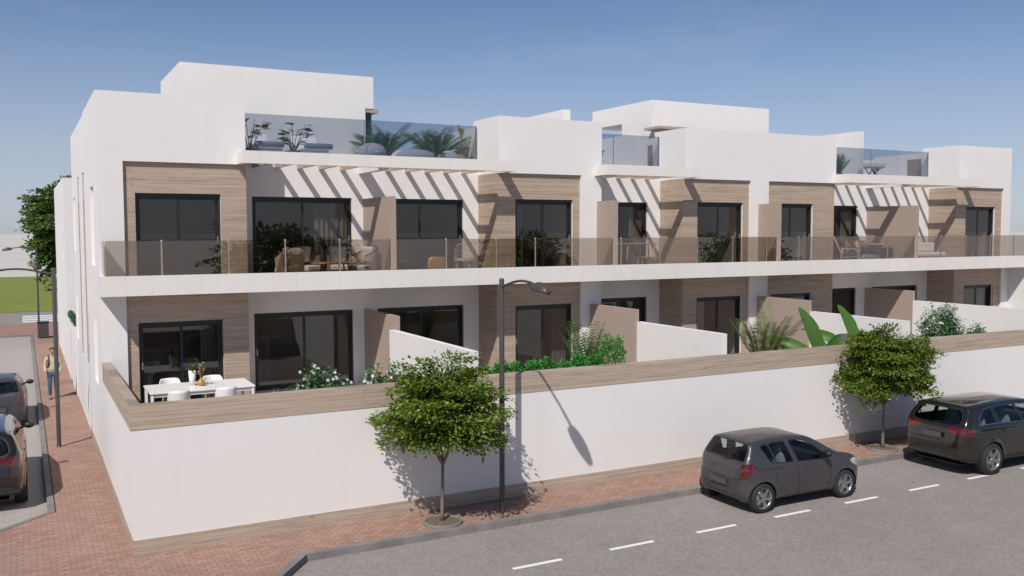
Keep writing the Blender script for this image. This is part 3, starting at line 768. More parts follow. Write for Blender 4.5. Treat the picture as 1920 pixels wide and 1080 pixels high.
# palms and broad leaved plants
def frond_plant(name, label, cat, loc, seed, nf, L, spread, mat, leaflen, droop=.5, nl=26, wid=.1, up=.9, group=None, pot=None, phase=0, leafw=.12):
    r = random.Random(seed); t = thing(name, label, cat, loc, 0, group)
    mb = MB(); P = []; D = []; N = []; LL = []
    for i in range(nf):
        a = 2*PI*i/nf+r.uniform(-.35, .35)+phase; L_ = L*r.uniform(.75, 1.1); s = spread*r.uniform(.5, 1.15)
        pts = []
        for k in range(nl+1):
            f = k/nl; out = s*L_*(f**1.35); z = L_*(up*f - droop*s*f**2.4)
            pts.append(Vector((math.cos(a)*out, math.sin(a)*out, z)))
        mb.tube(pts[::3]+[pts[-1]], [.012*(1-.8*k/(nl/3+1)) for k in range(len(pts[::3])+1)], 5)
        for k in range(int(nl*.2), nl):
            f = k/nl; tg = (pts[k+1]-pts[k]).normalized(); sd = tg.cross(Vector((0, 0, 1)))
            if sd.length < .05: sd = Vector((-math.sin(a), math.cos(a), 0))
            sd.normalize(); nrm = sd.cross(tg)
            ll = leaflen*(math.sin(PI*min(1, (f-.12)/.95))**.6)*r.uniform(.85, 1.1)
            for sg in (-1, 1):
                P.append(tuple(pts[k])); D.append(tuple(sd*sg*.95+tg*.75+Vector((0, 0, -.1)))); N.append(tuple(nrm+Vector((r.gauss(0, .1), r.gauss(0, .1), 0)))); LL.append(max(.03, ll))
    LL = np.array(LL)
    link('fronds', leaf_mesh('fronds', np.array(P), np.array(D), np.array(N), LL, np.maximum(.02, LL*leafw), .1, .2), mat, t)
    mb.build('stems', 'stem_green', t)
    if pot:
        MB().lathe([(0, 0), (pot*.75, 0), (pot, pot*1.5), (pot*.92, pot*1.5), (pot*.9, pot*1.42), (0, pot*1.42)], 24).build('pot', 'planter_grey', t)
    return t
frond_plant('bamboo_palm', 'feathery bamboo palm with upright stems at the right end of the hedge', 'palm', (11.05, 2.3, 1.5), 51, 26, 2.05, .36, 'bamboo_leaf', .22, .25, 26, leafw=.12, up=1.0)
frond_plant('kentia_palm', 'olive green palm with arching fronds in front of the brown privacy wall', 'palm', (15.93, 1.15, 1.55), 52, 12, 2.4, .46, 'palm_leaf', .34, .36, 40, leafw=.10, up=1.02)
def banana(name, label, loc, seed, leaves):
    r = random.Random(seed); t = thing(name, label, 'plant', loc, 0, 'broad leaved banana plants on the terrace')
    mb = MB(); lf = MB()
    for (az, lean, L, wd, st) in leaves:
        a = math.radians(az); d = Vector((math.cos(a), math.sin(a), 0)); sd = Vector((-math.sin(a), math.cos(a), 0))
        base = Vector((r.uniform(-.05, .05), r.uniform(-.05, .05), 0)); j = base+d*lean*st*.35+Vector((0, 0, st))
        mb.tube([base, base.lerp(j, .5)+Vector((0, 0, .05)), j], [.03, .022, .012], 7)
        n = 14; vs = []; fs = []; tw_ = r.uniform(-.45, .45)
        for k in range(n+1):
            f = k/n; c = j+d*lean*L*(.45*f+.45*f*f)+Vector((0, 0, L*(f-.32*lean*f*f)))
            w = wd*(math.sin(PI*min(1, .06+f*.94))**.62)*(1-.35*f)
            tg_ = (d*lean*(.45+.9*f)+Vector((0, 0, 1-.64*lean*f))).normalized(); face = tg_.cross(Vector((-.47+tw_, -.85, .35-tw_))).normalized()
            tear = 1-(.13 if (k*7+int(az)) % 5 == 0 else 0)
            upv = face.cross(tg_).normalized()
            vs += [c+face*w*tear+upv*w*.22, c+face*w*.5+upv*w*.06, c, c-face*w*.5+upv*w*.06, c-face*w+upv*w*.22]
        for k in range(n):
            for q in range(4): fs.append((5*k+q, 5*k+q+1, 5*k+6+q, 5*k+5+q))
        lf.add(vs, fs, 0, True)
        mb.tube([vs[5*k+2] for k in range(0, n+1, 2)], [.012*(1-k/9) for k in range(8)], 5)
    lf.build('leaves', 'banana_leaf', t); mb.build('stems', 'stem_green', t); return t
banana('banana_plant', 'tall banana plant with broad paddle leaves in front of the white garden wall', (18.42, 1.35, 1.55), 61, [(133, .42, 1.62, .27, .66), (133, 1.35, 1.15, .19, .50), (150, 1.1, .75, .14, .36), (-47, 1.2, 1.15, .2, .55), (-30, .45, .95, .22, .5), (60, .5, .9, .2, .5)])
banana('banana_plant', 'banana plant whose leaves rise behind the second street tree', (20.15, 1.6, 1.55), 62, [(133, .42, 1.56, .26, .70), (133, 1.3, 1.25, .19, .55), (-47, 1.15, 1.1, .21, .6), (-50, .4, .9, .22, .5), (60, .6, .9, .2, .5)])
banana('banana_plant', 'short banana plant with two small leaves showing over the wall beside the olive palm', (17.2, .85, 1.55), 63, [(133, .75, .90, .16, .42), (-47, .5, .8, .16, .42), (250, .5, .6, .15, .3)])
# roof deck plants
def broad_plant(label, loc, seed, h, pot=.22, mat='dark_leaf', leaf=.3, n=30, group='potted plants on the roof decks'):
    r = np.random.default_rng(seed); q = random.Random(seed); t = thing('potted_plant', label, 'plant', loc, 0, group)
    mb = MB(); P = []; D = []; N = []
    z0 = pot*1.45
    for i in range(9):
        a = 2*PI*i/9+q.uniform(-.3, .3); hh = h*q.uniform(.55, 1); e = Vector((math.cos(a)*h*.35*q.uniform(.3, 1), math.sin(a)*h*.35*q.uniform(.3, 1), hh))
        mb.tube([(0, 0, z0*.6), e*.5+Vector((0, 0, .1)), e], [.014, .01, .005], 5)
        for k in range(n//9+1):
            aa = a+q.uniform(-1.2, 1.2); P.append(tuple(e*q.uniform(.7, 1.0))); D.append((math.cos(aa), math.sin(aa), q.uniform(-.2, .5))); N.append((q.gauss(0, .3)-math.cos(aa)*.3, q.gauss(0, .3)-math.sin(aa)*.3, 1))
    LL = leaf*r.uniform(.7, 1.2, len(P))
    link('leaves', leaf_mesh('leaves', np.array(P), np.array(D), np.array(N), LL, LL*.5), mat, t); mb.build('stems', 'stem_green', t)
    MB().lathe([(0, 0), (pot*.75, 0), (pot, pot*1.5), (pot*.92, pot*1.5), (pot*.9, pot*1.42), (0, pot*1.42)], 24).build('pot', 'planter_grey', t)
broad_plant('potted broad leaved plant behind the left sun lounger on the first roof deck', (3.95, 8.15, DK), 71, 1.2)
broad_plant('taller potted plant between the two sun loungers on the first roof deck', (5.15, 8.22, DK), 72, 1.12)
frond_plant('potted_palm', 'dark palm on the first roof deck beside the penthouse corner', 'palm', (7.95, 8.6, DK), 73, 19, 1.6, .78, 'shrub_leaf', .36, .42, 28, up=.92, group='palms on the first roof deck', pot=.24, leafw=.1)
frond_plant('potted_palm', 'dark palm on the first roof deck in the middle of the open glass railing', 'palm', (9.6, 8.5, DK), 74, 19, 1.58, .78, 'shrub_leaf', .36, .42, 28, up=.92, group='palms on the first roof deck', pot=.24, leafw=.1, phase=.2)
frond_plant('potted_palm', 'upright bamboo palm in a pot on the right roof deck by the party wall', 'palm', (26.35, 8.25, DK), 75, 11, 1.25, .4, 'dark_leaf', .25, .3, 20, up=.95, pot=.2, leafw=.13)
broad_plant('low dark potted plant behind the middle roof deck railing', (15.2, 8.3, DK), 76, .75, .2, 'dark_leaf', .22, 40)
def agave(label, loc, seed, h):
    r = random.Random(seed); t = thing('potted_succulent', label, 'plant', loc, 0, 'spiky succulents on the right roof deck'); mb = MB()
    for i in range(11):
        a = 2*PI*i/11+r.uniform(-.2, .2); l = h*r.uniform(.8, 1.1); tilt = r.uniform(.25, .7); d = Vector((math.cos(a)*tilt, math.sin(a)*tilt, 1)).normalized(); s = d.cross(Vector((0, 0, 1))).normalized(); n_ = s.cross(d)
        b = Vector((0, 0, .28)); w = .045
        mb.add([b-s*w, b+n_*w*.5, b+s*w, b+d*l*.5-s*w*1.1, b+d*l*.5+n_*w*.4, b+d*l*.5+s*w*1.1, b+d*l], [(0, 1, 4, 3), (1, 2, 5, 4), (3, 4, 6), (4, 5, 6), (2, 0, 3, 5), (3, 6, 5)], 0, True)
    mb.build('leaves', 'dark_leaf', t)
    MB().lathe([(0, 0), (.13, 0), (.17, .3), (.155, .3), (.15, .27), (0, .27)], 20).build('pot', 'planter_grey', t)
agave('spiky succulent in a pot to the left of the white roof table', (27.85, 8.75, DK), 77, .62)
agave('spiky succulent in a pot to the right of the white roof table', (29.0, 8.7, DK), 78, .55)
# ------------------------------------------------------------ street lamps
def lamp(loc, rz, label, parts=True):
    t = thing('street_lamp', label, 'street lamp', loc, rz, 'dark arched street lamps')
    MB().lathe([(.0, 0), (.066, 0), (.066, .015), (.058, .02), (.056, .06), (.053, 4.80), (.045, 4.835), (0, 4.84)], 20).build('pole', 'lamp_metal', t)
    pts = []
    for k in range(17):
        f = k/16; pts.append((0, -.03-1.42*f, 4.66+.21*math.sin(PI*min(1, f*.93)*.78)-.07*f))
    MB().tube(pts, [.026+.004*(k > 12) for k in range(17)], 10).build('arm', 'lamp_metal', t)
    e = pts[-1]
    mb = MB()
    # cobra style head: shallow dome, flat underside
    vs = []; fs = []; nu = 20; rows = 9
    L_, W_2 = .52, .145
    for i in range(rows+1):
        f = i/rows; y = e[1]+.10-L_*f
        w = W_2*(.30+.70*math.sin(PI*min(1, (f*.80+.16)))**.8) if f < .93 else W_2*.62
        h = .055+.085*math.sin(PI*min(1, f*.9+.08))
        if f > .97: w *= .72; h *= .6
        for k in range(nu):
            a = 2*PI*k/nu; zz = math.sin(a); vs.append((w*math.cos(a), y, e[2]-.03-.06*f+(h*zz if zz > 0 else .05*zz)))
    for i in range(rows):
        for k in range(nu): fs.append((i*nu+k, i*nu+(k+1) % nu, (i+1)*nu+(k+1) % nu, (i+1)*nu+k))
    fs += [tuple(range(nu))[::-1], tuple(rows*nu+k for k in range(nu))]
    mb.add(vs, fs, 0, True)
    mb.build('lamp_head', 'lamp_metal', t)
    MB().ell((0, e[1]-.22, e[2]-.10), (.09, .15, .035), 14, 8).build('lens', 'lamp_lens', t)
    return t
lp = lamp((6.98, -.84, 0), 0, 'tall dark street lamp with an arched arm, beside the nearest street tree')
dup(lp, (-.866, 9.98, 0), -PI/2, 'dark street lamp on the brick side pavement in front of the walking person')
dup(lp, (-.74, 47.2, 0), -PI/2, 'farthest dark street lamp at the end of the side street, by the crosswalk')
bn = thing('litter_bin', 'dark square litter bin on the side pavement near the crosswalk', 'bin', (-.66, 38.8, 0))
MB().box(-.27, .27, -.25, .25, .03, .84).build('body', 'lamp_metal', bn, bevel=.02)
MB().box(-.30, .30, -.28, .28, .842, .90).build('lid', 'anthracite_frame', bn, bevel=.015)

# ------------------------------------------------------------ cars: rounded intersection of side, plan and section outlines
def chaikin(p, n=2, closed=True):
    p = np.array(p, float)
    for _ in range(n):
        q = np.roll(p, -1, 0); p = np.stack([.75*p+.25*q, .25*p+.75*q], 1).reshape(-1, 2)
    return p
def rp(p, r=.05):
    # polygon with its corners rounded by about r
    p = np.array(p, float); out = []
    for i in range(len(p)):
        a, b, c = p[i-1], p[i], p[(i+1) % len(p)]
        la = np.linalg.norm(a-b); lc = np.linalg.norm(c-b); k1 = min(r, la*.4); k2 = min(r, lc*.4)
        s_ = b+(a-b)/la*k1; e_ = b+(c-b)/lc*k2
        for f in (0, .33, .67, 1): out.append((1-f)**2*s_+2*f*(1-f)*b+f*f*e_)
    return np.array(out)
class SDF2:
    def __init__(s, poly, h=.01, pad=.35):
        p = np.array(poly, float); s.lo = p.min(0)-pad; hi = p.max(0)+pad; s.h = h
        nx, ny = ((hi-s.lo)/h).astype(int)+2
        X, Y = np.meshgrid(s.lo[0]+h*np.arange(nx), s.lo[1]+h*np.arange(ny), indexing='ij')
        d2 = np.full(X.shape, 1e9); ins = np.zeros(X.shape, bool)
        for a, b in zip(p, np.roll(p, -1, 0)):
            e = b-a; wx = X-a[0]; wy = Y-a[1]; t = np.clip((wx*e[0]+wy*e[1])/(e@e+1e-12), 0, 1)
            d2 = np.minimum(d2, (wx-e[0]*t)**2+(wy-e[1]*t)**2)
            if abs(b[1]-a[1]) > 1e-12:
                c = ((a[1] > Y) != (b[1] > Y)) & (X < (b[0]-a[0])*(Y-a[1])/(b[1]-a[1])+a[0]); ins ^= c
        s.g = np.where(ins, -1, 1)*np.sqrt(d2); s.n = (nx, ny)
    def __call__(s, x, y):
        u = np.clip((x-s.lo[0])/s.h, 0, s.n[0]-1.001); v = np.clip((y-s.lo[1])/s.h, 0, s.n[1]-1.001)
        i = u.astype(int); j = v.astype(int); f = u-i; g = v-j; G = s.g
        return G[i, j]*(1-f)*(1-g)+G[i+1, j]*f*(1-g)+G[i, j+1]*(1-f)*g+G[i+1, j+1]*f*g
def smax(a, b, k):
    h = np.maximum(k-np.abs(a-b), 0)/k; return np.maximum(a, b)+h*h*k*.25

def paint(name, c, rough, coat, metallic=.25):
    t = NT(name); n = t.noise(3, 3, vec=t.obj())
    cc = t.ramp(n, [(0.3, tuple(v*.92 for v in c)), (0.7, tuple(v*1.08 for v in c))])
    t.bsdf(cc, rough, Metallic=metallic, Coat_Weight=coat, Coat_Roughness=.04); M[name] = t.m
paint('paint_grey', (0.064, 0.058, 0.064), .38, .5, .35)
paint('paint_black', (0.014, 0.012, 0.010), .16, .8, .1)
simple('tyre', (0.022, 0.021, 0.021), 0.85, 0.15, 30)
simple('alloy', (0.42, 0.41, 0.40), 0.32, 0.08, 9, Metallic=.85)
simple('black_trim', (0.012, 0.012, 0.012), 0.5, 0.1)
simple('tail_red', (0.085, 0.003, 0.007), 0.12, 0.45, 22, Coat_Weight=1.0)
simple('tail_bright', (0.50, 0.03, 0.03), 0.15, 0.15, 20)
simple('head_glass', (0.45, 0.46, 0.47), 0.12, 0.1)
simple('plate_grey', (0.075, 0.07, 0.068), 0.5, 0.05)
simple('plate_blue', (0.03, 0.05, 0.16), 0.5, 0.05)
simple('seat_grey', (0.16, 0.165, 0.165), 0.8, 0.1)
simple('chrome', (0.6, 0.6, 0.6), 0.15, 0.03, Metallic=1.0)

def car(spec, label, loc, rz, group='parked cars'):
    L, Wd, H = spec['size']; R_ = spec['R']; ax_ = spec['axles']; ty = spec['track']
    t = thing(spec['name'], label, 'car', loc, rz, group)
    fS = SDF2(chaikin(spec['side'], 2)); pl = spec['plan']
    fP = SDF2(chaikin(pl+[(x, -y) for x, y in pl[::-1]], 2)); se = spec['sect']
    fF = SDF2(chaikin(se+[(-y, z) for y, z in se[::-1]], 2))
    def d(p):
        x, y, z = p[:, 0], p[:, 1], p[:, 2]
        v = smax(smax(fS(x, z), fP(x, y), .14), fF(y, z), .10)
        for a in ax_:
            r = np.hypot(x-a, z-R_); v = v-.020*np.exp(-((r-R_-.05)/.06)**2)*(np.abs(y) > .5)
        v = v+.010*np.exp(-((z-spec['crease'])/.022)**2)*(np.abs(y) > .55)*np.clip((x-.3)*3, 0, 1)*np.clip((L-.6-x)*3, 0, 1)
        return v
    h = .02; lo = np.array([-.12, -Wd/2-.1, .12]); hi = np.array([L+.12, Wd/2+.1, H+.1])
    n = np.ceil((hi-lo)/h).astype(int); ps = []; qs = []; off = 0
    for axn in range(3):
        o1, o2 = [k for k in range(3) if k != axn]
        for side in (0, 1):
            A, B = np.meshgrid(np.arange(n[o1]+1), np.arange(n[o2]+1), indexing='ij')
            P = np.zeros(A.shape+(3,)); P[..., axn] = hi[axn] if side else lo[axn]
            P[..., o1] = lo[o1]+(hi[o1]-lo[o1])*A/n[o1]; P[..., o2] = lo[o2]+(hi[o2]-lo[o2])*B/n[o2]
            idx = off+np.arange(A.size).reshape(A.shape); off += A.size
            q = np.stack([idx[:-1, :-1], idx[1:, :-1], idx[1:, 1:], idx[:-1, 1:]], -1).reshape(-1, 4)
            flip = (side == 1) if axn != 1 else (side == 0)
            qs.append(q if flip else q[:, ::-1]); ps.append(P.reshape(-1, 3))
    P = np.concatenate(ps); Q = np.concatenate(qs)
    _, first, inv = np.unique(np.round(P, 5), axis=0, return_index=True, return_inverse=True)
    P = P[first]; Q = inv.reshape(-1)[Q]
    C = np.stack([np.clip(P[:, 0], .75, L-.85), P[:, 1]*.12, .58+0*P[:, 2]], 1)
    a = np.zeros(len(P)); b = np.ones(len(P))
    for _ in range(20):
        m = (a+b)/2; s = d(C+(P-C)*m[:, None]) < 0; a = np.where(s, m, a); b = np.where(s, b, m)
    V = C+(P-C)*((a+b)/2)[:, None]
    c = V[Q].mean(1); e1 = V[Q[:, 2]]-V[Q[:, 0]]; e2 = V[Q[:, 3]]-V[Q[:, 1]]; nr = unit(np.cross(e1, e2))
    x, y, z = c.T; ay = np.abs(y)
    keep = np.ones(len(Q), bool)
    for a_ in ax_: keep &= ~((np.hypot(x-a_, z-R_) < R_+.045) & (ay > Wd/2-.34))
    cls = np.zeros(len(Q), int)       # 0 body 1 trim 2.. named
    names = ['body', 'trim']; mats = [spec['paint'], 'black_trim']
    def region(name, mat, dist, cond, edge=.022):
        names.append(name); mats.append(mat); k = len(names)-1
        cls[cond & (dist < edge) & (cls == 0)] = 1 if edge > 0 else 0
        cls[cond & (dist < 0)] = k
    for sgn in (-1, 1):
        for w in spec['windows']:
            region('side_window', 'car_glass', SDF2(rp(w, .035))(x, z), (y*sgn > .3) & (np.abs(nr[:, 1]) > .45))
    region('rear_window', 'car_glass', SDF2(rp(spec['rear_glass'], .06))(y, z), (x < .9) & (nr[:, 0] < -.25) & (z > .9))
    region('windscreen', 'car_glass', SDF2(rp(spec['screen'], .06))(y, z), (x > L*.5) & (nr[:, 0] > .2) & (nr[:, 2] > .2) & (z > .85))
    for sgn in (-1, 1):
        wrap = np.where(nr[:, 0] < -.75, 0, x)
        dist = np.maximum(SDF2(rp(spec['tail'], .03))(x+np.maximum(0, spec.get('tail_ref', 0)-ay)*spec.get('tail_k', 0), z), spec['tail_y']-ay)
        region('tail_light', 'tail_red', dist, (y*sgn > 0) & (x < .7), 0)
        region('headlight', 'head_glass', SDF2(chaikin(spec['head'], 1))(x, z), (y*sgn > Wd*.26) & (x > L-1.0), 0)
    if spec.get('diffuser'): cls[(z < spec['diffuser']) & keep] = 1
    VN = None
    for k in range(len(names)):
        f = Q[keep & (cls == k)]
        if not len(f): continue
        u, iv = np.unique(f, return_inverse=True)
        me = bpy.data.meshes.new(names[k]); me.from_pydata(V[u].tolist(), [], iv.reshape(-1, 4).tolist())
        me.polygons.foreach_set('use_smooth', [True]*len(me.polygons)); me.update(); me.validate()
        link(names[k], me, mats[k], t)
    # point on the flank
    def flank(px_, pz_, sg, off_=0.0):
        px_ = np.atleast_1d(px_); pz_ = np.atleast_1d(pz_); A = np.full(len(px_), .2); B = np.full(len(px_), Wd/2+.12)
        for _ in range(18):
            m = (A+B)/2; s = d(np.stack([px_, m, pz_], 1)) < 0; A = np.where(s, m, A); B = np.where(s, B, m)
        return np.stack([px_, sg*(A+off_), pz_], 1)
    mb = MB(); mc = MB()
    def ribbon(pts, wd, sg, m):
        p = chaikin_open(pts); f = flank(p[:, 0], p[:, 1], sg, .0015)
        tg = np.gradient(p, axis=0); tg /= np.linalg.norm(tg, axis=1)[:, None]+1e-9; nn = np.stack([-tg[:, 1], tg[:, 0]], 1)*wd/2
        f1 = flank(p[:, 0]+nn[:, 0], p[:, 1]+nn[:, 1], sg, .0015); f2 = flank(p[:, 0]-nn[:, 0], p[:, 1]-nn[:, 1], sg, .0015)
        k = len(p); m.add(np.concatenate([f1, f2]), [(i, i+1, k+i+1, k+i) for i in range(k-1)])
    def chaikin_open(p):
        p = np.array(p, float); out = []
        for i in range(len(p)-1):
            for f in np.linspace(0, 1, 13)[:-1]: out.append(p[i]*(1-f)+p[i+1]*f)
        return np.array(out+[p[-1]])
    for sg in (-1, 1):
        for s_ in spec['seams']: ribbon(s_, .011, sg, mb)
        for s_ in spec.get('chrome', []): ribbon(s_, .014, sg, mc)
    def rear_x(y_, z_):
        y_ = np.atleast_1d(y_); z_ = np.atleast_1d(z_); A = np.full(len(y_), -.12); B = np.full(len(y_), .9)
        for _ in range(18):
            m = (A+B)/2; s = d(np.stack([m, y_, z_], 1)) < 0; B = np.where(s, m, B); A = np.where(s, A, m)
        return np.stack([B-.0015, y_, z_], 1)
    for ln, wd in spec['rear_lines']:
        p = chaikin_open(ln); tg = np.gradient(p, axis=0); tg /= np.linalg.norm(tg, axis=1)[:, None]+1e-9; nn = np.stack([-tg[:, 1], tg[:, 0]], 1)*wd/2
        k = len(p); mb.add(np.concatenate([rear_x(*(p+nn).T), rear_x(*(p-nn).T)]), [(i, i+1, k+i+1, k+i) for i in range(k-1)])
    mb.build('door_seam', 'black_trim', t)
    if mc.v: mc.build('window_trim', 'chrome', t)
    for sg in (-1, 1):
        for hx, hz in spec['handles']:
            p = flank(hx, hz, sg)[0]; m2 = MB(); m2.ell((p[0], p[1]+sg*.012, p[2]), (.085, .018, .016), 14, 8); m2.ell((p[0]+.0, p[1]+sg*.001, p[2]-.012), (.055, .008, .026), 12, 6, 1)
            m2.build('door_handle', [spec['paint'], 'black_trim'], t)
        mx, mz = spec['mirror']; p = flank(mx, mz-.05, sg)[0]; m2 = MB()
        m2.ell((mx+.0, p[1]+sg*.15, mz+.02), (.075, .115, .075), 16, 10); m2.tube([(mx+.03, p[1]-sg*.02, mz-.03), (mx+.01, p[1]+sg*.1, mz)], .022, 8, 1)
        m2.build('wing_mirror', [spec.get('mirror_mat', 'black_trim'), 'black_trim'], t)
    # plate, rear details
    px0, pz0, pw_, ph_ = spec['plate']
    o = MB().box(px0-.016, px0, -pw_/2, pw_/2, pz0-ph_/2, pz0+ph_/2).build('number_plate', 'plate_grey', t, bevel=.004)
    for q in spec.get('extra', []): q(t, flank)
    # wheels
    wr = R_*.70
    for a_ in ax_:
        for sg in (-1, 1):
            w = bpy.data.objects.new('wheel', None); col.objects.link(w); w.parent = t; w.location = (a_, sg*ty, R_); w.rotation_euler = (0, 0.35*a_, 0); w.empty_display_size = .1
            tw = spec['tw']/2; s = sg
            MB().lathe([(wr, -tw), (R_*.93, -tw), (R_*.985, -tw*.82), (R_, -tw*.5), (R_, tw*.5), (R_*.985, tw*.82), (R_*.93, tw), (wr, tw*.96)], 40, axis='y').build('tyre', 'tyre', w)
            rim = MB(); o_ = s*tw
            rim.lathe([(wr*1.01, o_*.9), (wr*.99, o_*1.0), (wr*.93, o_*.94), (wr*.91, o_*.5), (wr*.91, -o_*.6)], 36, axis='y')
            ns = spec['spokes']
            for k in range(ns):
                for tt in ((0,) if not spec.get('twin') else (-.11, .11)):
                    a = 2*PI*k/ns+tt; c_, s_ = math.cos(a), math.sin(a)
                    rim.bar((c_*wr*.12, o_*.80, s_*wr*.12), (c_*wr*.95, o_*.90, s_*wr*.95), wr*(.24 if not spec.get('twin') else .12), .03, up=(0, 1, 0))
            rim.lathe([(0, o_*.9), (wr*.16, o_*.9), (wr*.22, o_*.8), (wr*.22, o_*.5)], 20, axis='y')
            rim.build('rim', 'alloy', w)
            MB().lathe([(0, o_*.25), (wr*.80, o_*.25), (wr*.80, o_*.1)], 28, axis='y').build('brake_disc', 'steel', w)
    # wheel housings and cabin
    hb = MB()
    for a_ in ax_:
        for sg in (-1, 1):
            vs = []; n_ = 22
            for k in range(n_+1):
                an = math.radians(-12+204*k/n_)
                for rr_, yy in ((R_+.055, Wd/2-.035), (R_+.06, Wd/2-.33), (.08, Wd/2-.335)): vs.append((a_+rr_*math.cos(an), sg*yy, R_+rr_*math.sin(an)))
            hb.add(vs, [(3*k+q, 3*k+q+1, 3*k+4+q, 3*k+3+q) for k in range(n_) for q in (0, 1)], 0, True)
    hb.box(.35, L-.5, -Wd/2+.36, Wd/2-.36, .22, .26)
    hb.box(.55, L-1.35, -Wd/2+.22, Wd/2-.22, .44, .50); hb.box(L*.66, L*.72, -Wd/2+.2, Wd/2-.2, .5, spec['belt']-.04)
    hb.build('underbody', 'black_trim', t)
    for sx in spec['seats']:
        for sy in (-.36, .36):
            sm = MB(); zz = spec['seat_z']
            sm.ell((sx+.03, sy, zz+.02), (.10, .23, .36), 14, 10); sm.ell((sx+.30, sy, zz-.26), (.30, .24, .10), 14, 8); sm.ell((sx-.03, sy, zz+.44), (.06, .13, .10), 12, 8)
            sm.build('seat', 'seat_grey', t)
    return t
def wiper(x, z, l):
    def f(t, flank): MB().bar((x, .0, z), (x+.06, -l, z+.05), .012, .014).build('wiper', 'black_trim', t)
    return f
hatch = dict(name='hatchback_car', size=(3.70, 1.69, 1.52), R=.312, axles=(.54, 2.93), track=.735, tw=.19, paint='paint_grey', crease=.90,
    side=[(.13, .26), (.03, .38), (.0, .52), (.015, .66), (.05, .80), (.09, .98), (.155, 1.07), (.30, 1.30), (.34, 1.42), (.44, 1.475), (.85, 1.508), (1.4, 1.52), (1.85, 1.485), (2.15, 1.39), (2.62, 1.11), (2.85, 1.00), (3.25, .93), (3.5, .83), (3.65, .67), (3.70, .48), (3.66, .28), (3.5, .20), (.3, .20)],
    plan=[(0, 0), (0, .42), (.04, .60), (.14, .73), (.38, .815), (.9, .842), (2.6, .845), (3.1, .82), (3.42, .73), (3.62, .55), (3.70, .28), (3.70, 0)],
    sect=[(0, .2), (.74, .2), (.81, .26), (.838, .5), (.845, .70), (.83, .86), (.795, .96), (.765, 1.03), (.615, 1.39), (.545, 1.465), (.40, 1.515), (0, 1.535)],
    windows=[[(.60, 1.36), (.79, 1.385), (.90, 1.03), (.80, 1.035)], [(.85, 1.39), (1.27, 1.40), (1.40, 1.0), (.96, 1.02)], [(1.42, 1.40), (1.80, 1.385), (2.02, 1.27), (2.34, 1.05), (2.33, .965), (1.56, .99)]],
    rear_glass=[(-.61, 1.095), (.61, 1.095), (.53, 1.375), (.45, 1.40), (-.45, 1.40), (-.53, 1.375)],
    screen=[(-.66, 1.06), (.66, 1.06), (.52, 1.42), (-.52, 1.42)],
    tail=[(-.2, .73), (-.2, .80), (.0, .93), (.14, 1.045), (.27, 1.06), (.39, .95), (.24, .87), (.15, .73)], tail_y=.60,
    head=[(3.05, .82), (3.3, .88), (3.62, .74), (3.66, .62), (3.4, .64)],
    seams=[[(.93, 1.0), (.90, .80), (.93, .62), (1.0, .52)], [(1.46, 1.38), (1.53, 1.0), (1.55, .45), (1.55, .27)], [(2.36, .98), (2.50, .78), (2.50, .42), (2.42, .27)], [(1.0, .262), (2.45, .262)], [(.39, .95), (.62, .90), (.88, .92)]],
    rear_lines=[([(-.66, .735), (-.4, .705), (.4, .705), (.66, .735)], .016), ([(-.60, .50), (.60, .50)], .010), ([(-.70, .34), (.70, .34)], .03)],
    handles=[(1.05, .90), (1.74, .885)], mirror=(2.27, 1.07), plate=(.012, .60, .50, .12), spokes=5, seats=(1.35, .72), seat_z=.78, belt=.98,
    extra=[wiper(.10, 1.075, .34)])
def suv_extra(t, flank):
    MB().box(-.013, .008, .20, .255, .905, 1.015).build('plate_strip', 'plate_blue', t)
